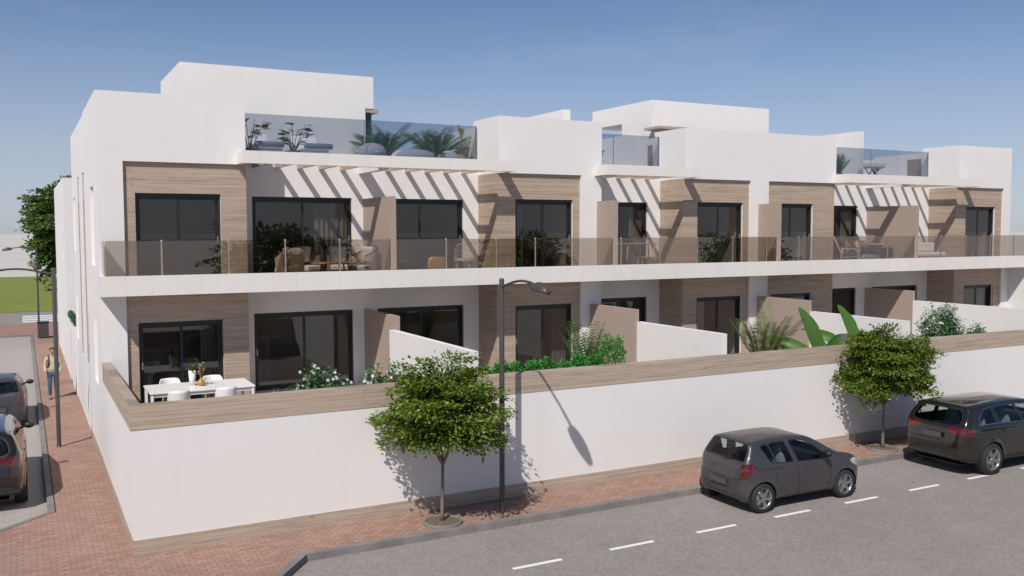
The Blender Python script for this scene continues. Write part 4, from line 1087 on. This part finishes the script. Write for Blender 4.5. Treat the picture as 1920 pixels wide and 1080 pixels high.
suv = dict(name='estate_car', size=(5.0, 1.96, 1.75), R=.385, axles=(1.03, 4.03), track=.845, tw=.26, paint='paint_black', crease=1.02,
    side=[(.16, .40), (.04, .50), (.0, .68), (.02, .84), (.06, .96), (.09, 1.12), (.17, 1.24), (.40, 1.54), (.42, 1.64), (.58, 1.685), (1.1, 1.72), (1.9, 1.738), (2.5, 1.72), (2.95, 1.645), (3.7, 1.24), (3.95, 1.15), (4.5, 1.06), (4.82, .93), (4.97, .74), (5.0, .56), (4.94, .36), (4.75, .26), (.45, .28)],
    plan=[(0, 0), (0, .50), (.05, .70), (.17, .84), (.5, .94), (1.1, .978), (3.7, .98), (4.25, .945), (4.65, .84), (4.9, .62), (5.0, .3), (5.0, 0)],
    sect=[(0, .26), (.86, .26), (.93, .33), (.965, .6), (.98, .85), (.96, 1.02), (.92, 1.15), (.885, 1.21), (.735, 1.57), (.655, 1.665), (.50, 1.72), (0, 1.75)],
    windows=[[(.62, 1.25), (.70, 1.38), (.92, 1.545), (1.17, 1.585), (1.24, 1.25)], [(1.32, 1.59), (2.05, 1.60), (2.22, 1.21), (1.42, 1.24)], [(2.16, 1.60), (2.62, 1.57), (2.95, 1.45), (3.42, 1.21), (3.36, 1.14), (2.34, 1.20)]],
    rear_glass=[(-.66, 1.27), (-.50, 1.22), (.50, 1.22), (.66, 1.27), (.61, 1.48), (.50, 1.565), (-.50, 1.565), (-.61, 1.48)],
    screen=[(-.74, 1.22), (.74, 1.22), (.6, 1.62), (-.6, 1.62)],
    tail=[(-.42, 1.13), (-.30, 1.175), (-.10, 1.195), (.10, 1.195), (.36, 1.16), (.45, 1.125), (.36, 1.005), (.14, .985), (.0, 1.0), (-.2, 1.04)], tail_y=.36, tail_k=-1.0, tail_ref=.80,
    head=[(4.3, .95), (4.6, 1.0), (4.9, .86), (4.94, .74), (4.6, .78)],
    seams=[[(1.28, 1.22), (1.24, 1.02), (1.36, .86), (1.52, .72), (1.55, .5)], [(2.24, 1.58), (2.28, 1.2), (2.30, .5), (2.30, .36)], [(3.40, 1.14), (3.52, .9), (3.5, .5), (3.45, .36)], [(1.52, .36), (3.45, .36)], [(.44, 1.08), (.9, 1.06), (1.22, 1.08)], [(.55, .70), (.3, .66), (.12, .66)]],
    chrome=[[(.60, 1.235), (1.24, 1.235), (2.2, 1.195), (3.36, 1.125)], [(.60, 1.235), (.69, 1.39), (.92, 1.56), (1.2, 1.605), (2.1, 1.62), (2.6, 1.59)]],
    rear_lines=[([(-.78, .86), (-.5, .83), (.5, .83), (.78, .86)], .016), ([(-.36, .895), (.36, .895)], .012), ([(-.80, .62), (.80, .62)], .012), ([(-.62, 1.205), (.62, 1.205)], .014)],
    handles=[(1.46, 1.06), (2.48, 1.03)], mirror=(3.25, 1.24), plate=(.008, .96, .56, .13), spokes=5, twin=True, seats=(2.2, 1.25, ), seat_z=1.0, belt=1.2, diffuser=.44, extra=[suv_extra, wiper(.14, 1.235, .45)])
hc = car(hatch, 'small dark grey hatchback parked at the kerb of the front street', (11.42, -2.33, -.13), 0)
sc_ = car(suv, 'large black estate car parked at the right edge of the front street', (17.95, -2.55, -.13), 0)
dup(sc_, (-2.62, 4.15, -.10), PI/2, 'large black estate car parked nearest on the side street at the left edge')
dup(hc, (-2.40, 13.55, -.10), PI/2, 'dark grey hatchback parked farther along the side street')
# ------------------------------------------------------------ furniture
simple('white_plastic', (0.84, 0.81, 0.78), 0.35, 0.03)
simple('white_fabric', (0.70, 0.67, 0.645), 0.9, 0.06, 12)
simple('blue_fabric', (0.02, 0.03, 0.075), 0.9, 0.15, 12)
simple('grey_fabric', (0.36, 0.345, 0.335), 0.9, 0.08, 12)
simple('towel_grey', (0.42, 0.45, 0.49), 0.95, 0.12, 16)
simple('teak', (0.42, 0.25, 0.13), 0.55, 0.22, 14)
simple('pale_wood', (0.50, 0.36, 0.21), 0.55, 0.2, 14)
simple('rope_tan', (0.56, 0.45, 0.33), 0.85, 0.2, 30)
simple('rope_brown', (0.30, 0.235, 0.175), 0.85, 0.2, 30)
simple('wicker', (0.62, 0.40, 0.20), 0.75, 0.2, 40)
simple('ochre_glaze', (0.42, 0.25, 0.045), 0.3, 0.15, 8)
simple('straw', (0.40, 0.27, 0.16), 0.85, 0.2, 18)
simple('dark_frame', (0.03, 0.026, 0.024), 0.5, 0.1)

dt = thing('dining_table', 'long white dining table on the corner terrace', 'table', (1.95, 4.75, FZ))
MB().box(-1.15, 1.15, -.60, .60, .685, .725).build('tabletop', 'white_plastic', dt, bevel=.006)
for sx in (-1, 1):
    for sy in (-1, 1): MB().box(sx*1.10-.03, sx*1.10+.03, sy*.55-.03, sy*.55+.03, 0, .683).build('leg', 'white_plastic', dt)
solid('apron', [('+', (-1.06, 1.06, -.56, .56, .61, .682)), ('-', (-1.04, 1.04, -.54, .54, .61, .682))], 'white_plastic', dt)

def shell_chair(loc, rz, label):
    t = thing('shell_chair', label, 'chair', loc, rz, 'white shell chairs around the dining table')
    vs = []; fs = []; n = 18; rows = 8
    # curved bucket: rounded back and arms rising from the seat (front is +y)
    for i in range(rows+1):
        f = i/rows
        for k in range(n+1):
            a = math.radians(-205+230*k/n)
            back = min(1, 1.7*max(0, -math.sin(a)))**.6
            hmax = .11+.24*back
            z = .44+hmax*f**1.3; w = .215+.035*f; dd = .20+.05*f
            vs.append((w*math.cos(a), dd*math.sin(a)-.02, z))
    for i in range(rows):
        for k in range(n): q = i*(n+1)+k; fs.append((q, q+1, q+n+2, q+n+1))
    mb = MB(); mb.add(vs, fs, 0, True)
    o = mb.build('backrest', 'white_plastic', t); m = o.modifiers.new('thick', 'SOLIDIFY'); m.thickness = .016
    MB().lathe([(0, .425), (.2, .43), (.222, .445), (.20, .46), (0, .452)], 24).build('seat', 'white_plastic', t)
    for sx in (-1, 1):
        for sy in (-1, 1): MB().tube([(sx*.13, sy*.13, .44), (sx*.21, sy*.21, 0)], [.016, .011], 8).build('leg', 'pale_wood', t)
    return t
c0 = shell_chair((1.38, 3.98, FZ), 0, 'white shell chair on the street side of the dining table, left one')
dup(c0, (2.40, 3.98, FZ), 0, 'white shell chair on the street side of the dining table, right one')
dup(c0, (1.42, 5.52, FZ), PI, 'white shell chair on the building side of the dining table, left one')
dup(c0, (2.40, 5.52, FZ), PI, 'white shell chair on the building side of the dining table, right one')
v = thing('vase', 'tall white vase holding a green succulent on the dining table', 'vase', (1.80, 4.78, FZ+.725))
MB().lathe([(0, 0), (.06, 0), (.085, .36), (.075, .36), (.07, .30), (0, .30)], 24).build('pot', 'white_plastic', v)
rr = np.random.default_rng(5); n = 46; a = rr.uniform(0, 2*PI, n); tl = rr.uniform(.2, 1.1, n)
D = np.stack([np.cos(a)*np.sin(tl), np.sin(a)*np.sin(tl), np.cos(tl)], 1)
link('succulent', leaf_mesh('succulent', np.array([[0, 0, .33]])+D*.02, D, np.stack([-np.cos(a), -np.sin(a), np.ones(n)*.8], 1), rr.uniform(.12, .2, n), np.full(n, .055)), 'banana_leaf', v)
v = thing('gourd_vase', 'small round ochre vase with dried stems on the dining table', 'vase', (1.97, 4.64, FZ+.725))
MB().lathe([(0, 0), (.05, 0), (.088, .05), (.09, .09), (.055, .135), (.022, .16), (.02, .19), (.014, .19), (.012, .15), (0, .14)], 24).build('body', 'ochre_glaze', v)
mb = MB(); q = random.Random(4); P = []; D = []
for i in range(7):
    e = Vector((q.uniform(-.05, .06), q.uniform(-.05, .05), .36+q.uniform(0, .2))); mb.tube([(0, 0, .15), e], .004, 5)
    for k in range(14): P.append(tuple(Vector((0, 0, .18)).lerp(e, q.uniform(.45, 1)))); D.append((q.gauss(0, 1), q.gauss(0, 1), q.gauss(.4, .6)))
mb.build('stems', 'straw', v); n = len(P)
link('dried_leaves', leaf_mesh('dried_leaves', np.array(P), np.array(D), rnd_dir(n, rr), np.full(n, .05), np.full(n, .03)), 'dry_leaf', v)

def wood_chair(loc, rz, label, group, mat='pale_wood', cush='white_fabric'):
    t = thing('wooden_chair', label, 'chair', loc, rz, group)
    for sx in (-1, 1):
        MB().tube([(sx*.26, .24, 0), (sx*.26, .22, .56)], .018, 8).build('leg', mat, t)
        MB().tube([(sx*.26, -.26, 0), (sx*.26, -.24, .42), (sx*.25, -.36, .82)], .018, 8).build('leg', mat, t)
        MB().box(sx*.26-.03, sx*.26+.03, -.26, .27, .56, .585).build('armrest', mat, t, bevel=.006)
    MB().box(-.25, .25, -.26, .25, .36, .45).build('seat', cush, t, bevel=.03)
    mb = MB()
    for k in range(5): z = .52+.075*k; y = -.26-.10*(z-.42)/.4; mb.box(-.245, .245, y-.01, y+.01, z-.025, z+.025)
    mb.build('backrest', mat, t); return t
g_ = 'wooden chairs on the middle terrace'
w0 = wood_chair((8.55, 2.35, FZ), .3, 'pale wooden chair mostly hidden behind the left part of the hedge', g_)
dup(w0, (10.1, 2.6, FZ), -1.2, 'pale wooden chair showing over the hedge in front of the glass door')
t = thing('garden_table', 'low pale wooden table behind the hedge', 'table', (9.35, 2.35, FZ))
MB().lathe([(0, .70), (.46, .70), (.47, .715), (.46, .735), (0, .735)], 36).build('tabletop', 'pale_wood', t)
for k in range(4): a = PI/4+PI/2*k; MB().tube([(.3*math.cos(a), .3*math.sin(a), .70), (.36*math.cos(a), .36*math.sin(a), 0)], .02, 8).build('leg', 'pale_wood', t)

def rope_chair(loc, rz, label, rope='rope_tan'):
    t = thing('rope_armchair', label, 'armchair', loc, rz, 'rope armchairs around the balcony coffee table')
    w, d = .31, .31; mb = MB()
    for k in range(4):
        sx, sy = ((-1, -1), (1, -1), (1, 1), (-1, 1))[k]
        MB().tube([(sx*(w-.05), sy*(d-.06), .16), (sx*(w-.02), sy*(d-.03), 0)], [.022, .016], 8).build('leg', 'pale_wood', t)
    # U shaped frame with vertical cords: back along -y, arms along the sides
    path = [(-w, d*.55)] + [(-w, -d+.1), (-w+.05, -d+.02), (-w+.12, -d)] + [(w-.12, -d), (w-.05, -d+.02), (w, -d+.1), (w, d*.55)]
    def P_(f):
        L_ = [0]
        for a, b in zip(path, path[1:]): L_.append(L_[-1]+math.dist(a, b))
        x = f*L_[-1]
        for i in range(len(path)-1):
            if x <= L_[i+1]+1e-9:
                u = (x-L_[i])/(L_[i+1]-L_[i]); return (path[i][0]+(path[i+1][0]-path[i][0])*u, path[i][1]+(path[i+1][1]-path[i][1])*u)
    top = lambda f: .60+.25*math.sin(PI*f)**1.4
    fr = MB(); fr.tube([(*P_(k/40), top(k/40)) for k in range(41)], .013, 8); fr.tube([(P_(k/40)[0]*.93, P_(k/40)[1]*.93, .17) for k in range(41)], .013, 8)
    fr.build('frame', 'dark_frame', t)
    n = 46
    for k in range(n+1):
        f = k/n; a = P_(f); mb.tube([(a[0]*.93, a[1]*.93, .17), (a[0], a[1], top(f))], .0085, 5, cap=False)
    mb.build('cords', rope, t)
    MB().box(-w+.04, w-.04, -d+.05, d, .19, .34).build('seat_cushion', 'white_fabric', t, bevel=.04)
    o = MB().box(-.24, .24, -.07, .07, -.2, .22).build('back_cushion', 'white_fabric', t, bevel=.05); o.location = (0, -d+.15, .62); o.rotation_euler = (-.22, 0, 0)
    return t
r0_ = rope_chair((4.36, 5.72, FL1), .25, 'tan rope armchair nearest the balcony glass, its back to the street')
r1_ = rope_chair((5.12, 6.85, FL1), PI+.5, 'brown rope armchair standing against the window, left of the coffee table', 'rope_brown')
dup(r1_, (6.02, 6.92, FL1), PI-.1, 'brown rope armchair standing against the window, behind the coffee table')
dup(r1_, (6.42, 6.05, FL1), PI/2+.25, 'brown rope armchair beside the brown privacy wall with a large white pillow')
t = thing('coffee_table', 'oval teak coffee table between the rope armchairs', 'table', (5.62, 6.0, FL1))
MB().lathe([(0, .40), (.50, .40), (.53, .415), (.50, .435), (0, .435)], 40).build('tabletop', 'teak', t).scale = (1.2, .8, 1)
for k in range(4): a = PI/4+PI/2*k; MB().tube([(.42*math.cos(a), .28*math.sin(a), .40), (.48*math.cos(a), .32*math.sin(a), 0)], .02, 8).build('leg', 'dark_frame', t)
t = thing('wicker_pouf', 'round wicker pouf on the balcony behind the glass railing', 'pouf', (8.42, 5.72, FL1))
mb = MB(); pr = []
for k in range(15):
    f = k/14; pr.append((.175+.085*math.sin(PI*(.12+.76*f))**.8, .03+.50*f))
mb.lathe([(0, .03)]+pr+[(.14, .54), (0, .53)], 36)
for k in range(36):
    a = 2*PI*k/36; mb.tube([((r_+.004)*math.cos(a), (r_+.004)*math.sin(a), z) for r_, z in pr], .010, 5)
mb.build('body', 'wicker', t)
def cane_chair(loc, rz, label, mat='pale_wood'):
    t = thing('cane_chair', label, 'chair', loc, rz, 'cane chairs on the balcony'); w, d = .30, .30
    fr = MB(); pts = [(w*math.cos(a)*1.0, -d*math.sin(a)*1.0+.05, .46+.42*max(0, math.sin(a))**.8) for a in np.linspace(-.15, PI+.15, 26)]
    fr.tube(pts, .014, 8); fr.tube([(w*math.cos(a), d*math.sin(a), .40) for a in np.linspace(0, 2*PI, 30)], .014, 8, cap=False); fr.build('frame', mat, t)
    mb = MB()
    for k in range(1, 25, 2):
        p = Vector(pts[k]); a = np.linspace(-.15, PI+.15, 26)[k]; mb.tube([(w*math.cos(a), -d*math.sin(a), .40), p], .006, 5, cap=False)
    for h in (.33, .66):
        mb.tube([(p[0], -d*math.sin(a)*(1-h)+(p[1])*h, .40*(1-h)+p[2]*h) for p, a in zip(pts, np.linspace(-.15, PI+.15, 26))], .006, 5, cap=False)
    mb.build('cane_back', mat, t)
    MB().lathe([(0, .38), (.27, .38), (.29, .42), (.26, .46), (0, .465)], 28).build('seat', 'grey_fabric', t)
    for k in range(4): a = PI/4+PI/2*k; MB().tube([(.22*math.cos(a), .22*math.sin(a), .40), (.28*math.cos(a), .28*math.sin(a), 0)], .013, 8).build('leg', mat, t)
    return t
k0 = cane_chair((7.72, 7.0, FL1), .3, 'cane chair left of the wicker pouf on the balcony')
dup(k0, (9.72, 6.75, FL1), -.7, 'cane chair right of the wicker pouf on the balcony')
t = thing('console_table', 'slim wooden table on the narrow middle balcony', 'table', (15.75, 6.6, FL1))
MB().box(-.62, .62, -.2, .2, .82, .85).build('tabletop', 'pale_wood', t, bevel=.004)
for sx in (-1, 1):
    for sy in (-1, 1): MB().tube([(sx*.5, sy*.15, .82), (sx*.58, sy*.18, 0)], .018, 8).build('leg', 'pale_wood', t)
t = thing('leaning_stool', 'small orange wooden stool under the slim balcony table', 'stool', (15.65, 6.15, FL1))
MB().box(-.16, .16, -.14, .14, .40, .43).build('seat', 'teak', t, bevel=.005)
for sx in (-1, 1):
    for sy in (-1, 1): MB().bar((sx*.12, sy*.10, .40), (sx*.17, sy*.14, 0), .035, .03).build('leg', 'teak', t)
# right balcony
def lounge(loc, rz, label):
    t = thing('lounge_chair', label, 'armchair', loc, rz, 'wooden lounge chairs on the right balcony')
    for sx in (-1, 1):
        MB().tube([(sx*.33, .36, 0), (sx*.33, .36, .55), (sx*.33, -.30, .60)], .022, 8).build('leg', 'pale_wood', t)
        MB().tube([(sx*.33, .30, .30), (sx*.33, -.26, .26), (sx*.31, -.62, 1.02)], .024, 8).build('side_rail', 'pale_wood', t)
        MB().tube([(sx*.33, -.30, .60), (sx*.33, -.36, 0)], .022, 8).build('leg', 'pale_wood', t)
    o = MB().box(-.30, .30, -.30, .34, -.06, .06).build('seat_cushion', 'blue_fabric', t, bevel=.04); o.location = (0, 0, .36)
    o = MB().box(-.29, .29, -.06, .06, 0, .62).build('back_cushion', 'blue_fabric', t, bevel=.04); o.location = (0, -.28, .40); o.rotation_euler = (.44, 0, 0)
    return t
l0 = lounge((24.75, 6.35, FL1), -1.9, 'wooden lounge chair with a blue cushion in front of the timber wall')
dup(l0, (24.95, 7.0, FL1), -2.6, 'wooden lounge chair with a blue cushion, closest to the dark window')
t = thing('footstool', 'round grey footstool in front of the wooden lounge chairs', 'footstool', (25.35, 5.75, FL1))
MB().lathe([(0, .05), (.26, .05), (.32, .16), (.32, .26), (.26, .36), (0, .38)], 30).build('cushion', 'grey_fabric', t)
for k in range(3): a = 2*PI*k/3; MB().tube([(.18*math.cos(a), .18*math.sin(a), .07), (.2*math.cos(a), .2*math.sin(a), 0)], .02, 8).build('foot', 'pale_wood', t)
t = thing('outdoor_table', 'grey round table in front of the brown wall on the right balcony', 'table', (26.45, 6.35, FL1))
MB().lathe([(0, .70), (.56, .70), (.58, .72), (.56, .745), (0, .745)], 40).build('tabletop', 'grey_fabric', t)
MB().lathe([(.30, 0), (.22, .03), (.10, .25), (.08, .5), (.18, .70)], 24).build('base', 'grey_fabric', t)
s0 = wood_chair((26.15, 7.0, FL1), PI, 'dark cushioned chair behind the grey table, nearer the window', 'chairs at the grey balcony table', 'teak', 'blue_fabric')
dup(s0, (26.80, 6.92, FL1), PI-.3, 'dark cushioned chair behind the grey table, against the brown wall')
def sofa(loc, rz, label, wd, name='bench_sofa', mat='white_fabric', leg='pale_wood', h=.46):
    t = thing(name, label, 'sofa', loc, rz)
    MB().box(-wd/2, wd/2, -.36, .36, .16, .22).build('base', leg, t, bevel=.008)
    MB().box(-wd/2+.01, wd/2-.01, -.35, .35, .222, .40).build('seat_cushion', mat, t, bevel=.06)
    MB().box(-wd/2+.01, wd/2-.01, .22, .36, .402, .402+h-.1).build('back_cushion', mat, t, bevel=.06)
    for sx in (-1, 1):
        for sy in (-1, 1): MB().box(sx*(wd/2-.06)-.025, sx*(wd/2-.06)+.025, sy*.3-.025, sy*.3+.025, 0, .16).build('leg', leg, t)
    return t
sofa((29.1, 6.3, FL1), -.1, 'pale bench sofa with a wooden base by the right timber wall', 1.35)
# roof deck
def lounger(loc, rz, label):
    t = thing('sun_lounger', label, 'sun lounger', loc, rz, 'white sun loungers on the first roof deck')
    solid('frame', [('+', (-.38, .38, -.85, .85, .22, .28)), ('-', (-.33, .33, -.80, .80, .22, .28))], 'white_plastic', t)
    for sx in (-1, 1):
        for sy in (-1, 1): MB().box(sx*.34-.03, sx*.34+.03, sy*.75-.03, sy*.75+.03, 0, .218).build('leg', 'white_plastic', t)
    MB().box(-.37, .37, -.84, .22, .282, .37).build('mattress', 'white_fabric', t, bevel=.03)
    o = MB().box(-.37, .37, 0, .68, 0, .08).build('backrest', 'white_fabric', t, bevel=.03); o.location = (0, .24, .30); o.rotation_euler = (math.radians(48), 0, 0)
    return t
for k, (x, tw) in enumerate(((4.32, 'left'), (5.68, 'right'))):
    if k == 0: lg = lounger((x, 8.5, DK), .06, 'white sun lounger at the left end of the first roof deck')
    else: dup(lg, (x, 8.52, DK), -.04, 'white sun lounger nearer the penthouse corner on the first roof deck')
    t = thing('rolled_towel', 'grey rolled towel lying on the foot of the %s sun lounger' % tw, 'towel', (x+.08, 7.80, DK+.372), 0, 'rolled towels on the sun loungers')
    mb = MB(); mb.lathe([(0, -.40), (.05, -.40), (.078, -.37), (.078, .37), (.05, .40), (0, .40)], 18, (0, 0, 0), axis='y'); o = mb.build('roll', 'towel_grey', t); o.rotation_euler = (0, 0, PI/2); o.location = (0, 0, .078)
    t = thing('straw_hat', 'straw hat resting on the backrest end of the %s sun lounger' % tw, 'hat', (x+.02, 8.62, DK+.385), 0, 'straw hats on the sun loungers')
    MB().lathe([(.21, .0), (.12, .02), (.11, .03), (.095, .11), (.05, .135), (0, .138)], 24).build('brim_and_crown', 'straw', t)
def pouf(loc, label, rx, ry, h):
    t = thing('round_sofa', label, 'sofa', loc, 0, 'white round sofas on the first roof deck')
    MB().ell((0, 0, .13), (rx, ry, .10), 26, 10).build('base', 'grey_fabric', t)
    mb = MB(); vs = []
    mb.ell((0, 0, h*.55), (rx*.98, ry*.98, h*.45), 26, 12); mb.build('cushion', 'white_fabric', t); return t
pouf((7.35, 7.9, DK), 'white round sofa beside the penthouse corner', .42, .4, .62)
pouf((8.75, 8.05, DK), 'white round sofa between the two roof palms', .62, .42, .52)
pouf((9.95, 8.15, DK), 'white round sofa under the right roof palm', .45, .4, .52)
t = thing('side_table', 'small round wooden table with a basket base at the end of the first roof deck', 'table', (10.12, 7.78, DK))
MB().lathe([(0, .56), (.26, .56), (.27, .575), (.26, .59), (0, .59)], 30).build('tabletop', 'teak', t)
MB().lathe([(.20, 0), (.22, .10), (.12, .30), (.10, .45), (.16, .56)], 24).build('base', 'wicker', t)
t = thing('tall_grass_vase', 'slim vase of dry grass on the small wooden roof table', 'vase', (10.12, 7.78, DK+.592))
MB().lathe([(0, 0), (.04, 0), (.045, .1), (.02, .2), (.015, .2), (0, .18)], 16).build('body', 'straw', t)
q = random.Random(9); mb = MB(); P = []; D = []
for i in range(9):
    e = Vector((q.uniform(-.12, .12), q.uniform(-.1, .1), q.uniform(.45, .62))); mb.tube([(0, 0, .15), e], .004, 5)
    for k in range(8): P.append(tuple(Vector((0, 0, .15)).lerp(e, q.uniform(.6, 1)))); D.append((q.gauss(0, .6), q.gauss(0, .6), 1))
mb.build('stems', 'straw', t); n = len(P); link('dry_heads', leaf_mesh('dry_heads', np.array(P), np.array(D), rnd_dir(n, rr), np.full(n, .09), np.full(n, .03)), 'dry_leaf', t)
t = thing('roof_table', 'white padded stool table on crossed legs on the right roof deck', 'table', (28.45, 8.35, DK))
MB().box(-.42, .42, -.28, .28, .56, .80).build('top', 'white_fabric', t, bevel=.06)
for sx in (-1, 1):
    MB().bar((sx*.30, -.2, 0), (-sx*.22, -.2, .56), .04, .03).build('leg', 'white_plastic', t); MB().bar((sx*.30, .2, 0), (-sx*.22, .2, .56), .04, .03).build('leg', 'white_plastic', t)

# ------------------------------------------------------------ trees across the road, mirrored in the glass
mt = tree('roadside_tree', 'leafy tree across the road, seen only mirrored in the left balcony glass', 'tree', (12.3, -26.5, -.3), 81, 3.9, 2.9, 4.1, 1.4, .16, 190, 55, .36, 'back_leaf', group='trees across the road mirrored in the glass')
dup(mt, (28.5, -26.5, -.3), 1.9, 'leafy tree across the road, seen only mirrored in the middle balcony glass', (.82, .82, .9))
dup(mt, (47.5, -26, -.3), 4.0, 'leafy tree across the road, seen only mirrored in the right balcony glass', (.8, .8, .9))

# ------------------------------------------------------------ the pedestrian
simple('skin', (0.48, 0.29, 0.21), 0.5, 0.08, 10)
simple('cream_shirt', (0.52, 0.45, 0.30), 0.9, 0.12, 18)
simple('denim', (0.055, 0.085, 0.125), 0.9, 0.2, 25)
simple('hair_brown', (0.09, 0.05, 0.028), 0.8, 0.25, 40)
simple('shoe_brown', (0.22, 0.115, 0.06), 0.6, 0.15)
simple('bag_dark', (0.035, 0.04, 0.035), 0.8, 0.15)
simple('eye_dark', (0.02, 0.015, 0.012), 0.3, 0.05)
pr_ = thing('person', 'person in a cream top and blue jeans with a backpack, walking on the brick pavement', 'person', (-.765, 18.15, 0), PI)
def skin(name, pts, edges, mat, parent, sub=2, root=0):
    """pts: list of (x,y,z,r) or (x,y,z,rx,ry)"""
    me = bpy.data.meshes.new(name); me.from_pydata([p[:3] for p in pts], edges, []); me.update()
    o = link(name, me, mat, parent)
    sm = o.modifiers.new('skin', 'SKIN'); sm.use_smooth_shade = True; sm.branch_smoothing = .6
    if not me.skin_vertices: me.attributes.new if False else None
    if not me.skin_vertices:
        bpy.context.view_layer.objects.active = o
        bpy.ops.mesh.customdata_skin_add()
    for k, p in enumerate(pts):
        rr_ = p[3:]; me.skin_vertices[0].data[k].radius = (rr_[0], rr_[-1]); me.skin_vertices[0].data[k].use_root = (k == root)
    q_ = o.modifiers.new('sub', 'SUBSURF'); q_.levels = sub; q_.render_levels = sub
    return o
# faces +y in local space; the thing is turned to face the camera
LF = .10; RF = -.16      # stride of left / right foot along y
body = [(0, 0, .95, .145, .10), (0, .005, 1.12, .135, .095), (0, .0, 1.32, .165, .11), (0, -.005, 1.44, .12, .085), (0, .0, 1.50, .058, .056), (0, .015, 1.56, .056, .058), (0, .03, 1.62, .072, .085), (0, .03, 1.70, .072, .09), (0, .025, 1.755, .05, .06),
        (.175, -.005, 1.425, .062), (.235, -.02, 1.16, .046), (.225, .07, .945, .032), (.215, .10, .89, .030, .02),
        (-.175, -.005, 1.425, .062), (-.24, -.03, 1.16, .046), (-.235, .05, .935, .032), (-.225, .085, .875, .030, .02),
        (.095, .0, .88, .085), (.10, LF*.6+.03, .50, .058), (.10, LF-.03, .10, .040), (.10, LF+.10, .045, .042, .032),
        (-.095, .0, .88, .085), (-.10, RF*.5+.02, .50, .058), (-.105, RF-.05, .11, .040), (-.105, RF+.07, .045, .042, .032)]
bed = [(0, 1), (1, 2), (2, 3), (3, 4), (4, 5), (5, 6), (6, 7), (7, 8), (3, 9), (9, 10), (10, 11), (11, 12), (3, 13), (13, 14), (14, 15), (15, 16), (0, 17), (17, 18), (18, 19), (19, 20), (0, 21), (21, 22), (22, 23), (23, 24)]
skin('body', body, bed, 'skin', pr_)
up_ = lambda p, k: (*p[:3], *[v*k+.012 for v in p[3:]])
sh_i = [0, 1, 2, 3, 9, 10, 11, 13, 14, 15]; sh = [up_(body[i], 1.04) for i in sh_i]; sh[0] = (0, 0, .93, .165, .122)
skin('top', sh, [(0, 1), (1, 2), (2, 3), (3, 4), (4, 5), (5, 6), (3, 7), (7, 8), (8, 9)], 'cream_shirt', pr_)
tr_i = [0, 17, 18, 19, 21, 22, 23]; tr_ = [up_(body[i], 1.05) for i in tr_i]; tr_[0] = (0, 0, .94, .158, .115)
skin('jeans', tr_, [(0, 1), (1, 2), (2, 3), (0, 4), (4, 5), (5, 6)], 'denim', pr_)
for a_, y_ in ((.10, LF), (-.105, RF)):
    mb = MB(); mb.ell((a_, y_+.055, .045), (.05, .145, .048), 14, 8); mb.ell((a_, y_-.03, .075), (.046, .06, .06), 12, 8); mb.build('shoe', 'shoe_brown', pr_)
mb = MB()   # hair cap
vs = []; fs = []
for i in range(9):
    th = PI*.5*i/8
    for k in range(20):
        a = 2*PI*k/20; back = .5-.5*math.sin(a); zz = 1.70-.055*back*(i/8)**2+.10*math.cos(th)
        vs.append((.088*math.sin(th)**.8*math.cos(a), .018+(.108 if math.sin(a) < 0 else .098)*math.sin(th)**.8*math.sin(a), zz+(.04 if (math.sin(a) > .3 and i > 5) else 0)))
for i in range(8):
    for k in range(20): fs.append((i*20+k, (i+1)*20+k, (i+1)*20+(k+1) % 20, i*20+(k+1) % 20))
mb.add(vs, fs, 0, True); mb.build('hair', 'hair_brown', pr_)
mb = MB(); mb.ell((0, .125, 1.655), (.014, .022, .028), 10, 8)
for s_ in (-1, 1): mb.ell((s_*.085, .02, 1.66), (.012, .022, .034), 8, 8)
mb.build('nose_and_ears', 'skin', pr_)
mb = MB()
for s_ in (-1, 1): mb.ell((s_*.032, .112, 1.685), (.014, .008, .008), 10, 6)
mb.build('eyes', 'eye_dark', pr_)
mb = MB(); mb.ell((0, .108, 1.605), (.026, .010, .007), 10, 6); mb.build('mouth', 'tail_red' if False else 'shoe_brown', pr_)
for hx, hy, hz, s_ in ((.215, .10, .89, 1), (-.225, .085, .875, -1)):
    mb = MB()
    for k in range(4):
        x = hx+s_*(.004)+(k-1.5)*.0; y = hy+.028-.019*k; l = (.068, .078, .074, .058)[k]
        mb.tube([(x, y, hz-.02), (x-s_*.004, y+.004, hz-.02-l*.5), (x-s_*.016, y+.006, hz-.02-l*.92)], [.0095, .009, .007], 7)
    mb.tube([(hx-s_*.01, hy+.03, hz+.0), (hx-s_*.022, hy+.052, hz-.03), (hx-s_*.028, hy+.052, hz-.058)], [.011, .010, .008], 7)
    mb.build('fingers', 'skin', pr_)
mb = MB()
mb.box(-.14, .14, -.30, -.125, 1.02, 1.44); o = mb.build('backpack', 'bag_dark', pr_, bevel=.05)
for s_ in (-1, 1):
    MB().tube([(s_*.11, -.14, 1.42), (s_*.118, -.03, 1.515), (s_*.112, .085, 1.44), (s_*.118, .125, 1.30), (s_*.14, .09, 1.15), (s_*.16, -.08, 1.08)], .022, 8).build('backpack_strap', 'bag_dark', pr_)
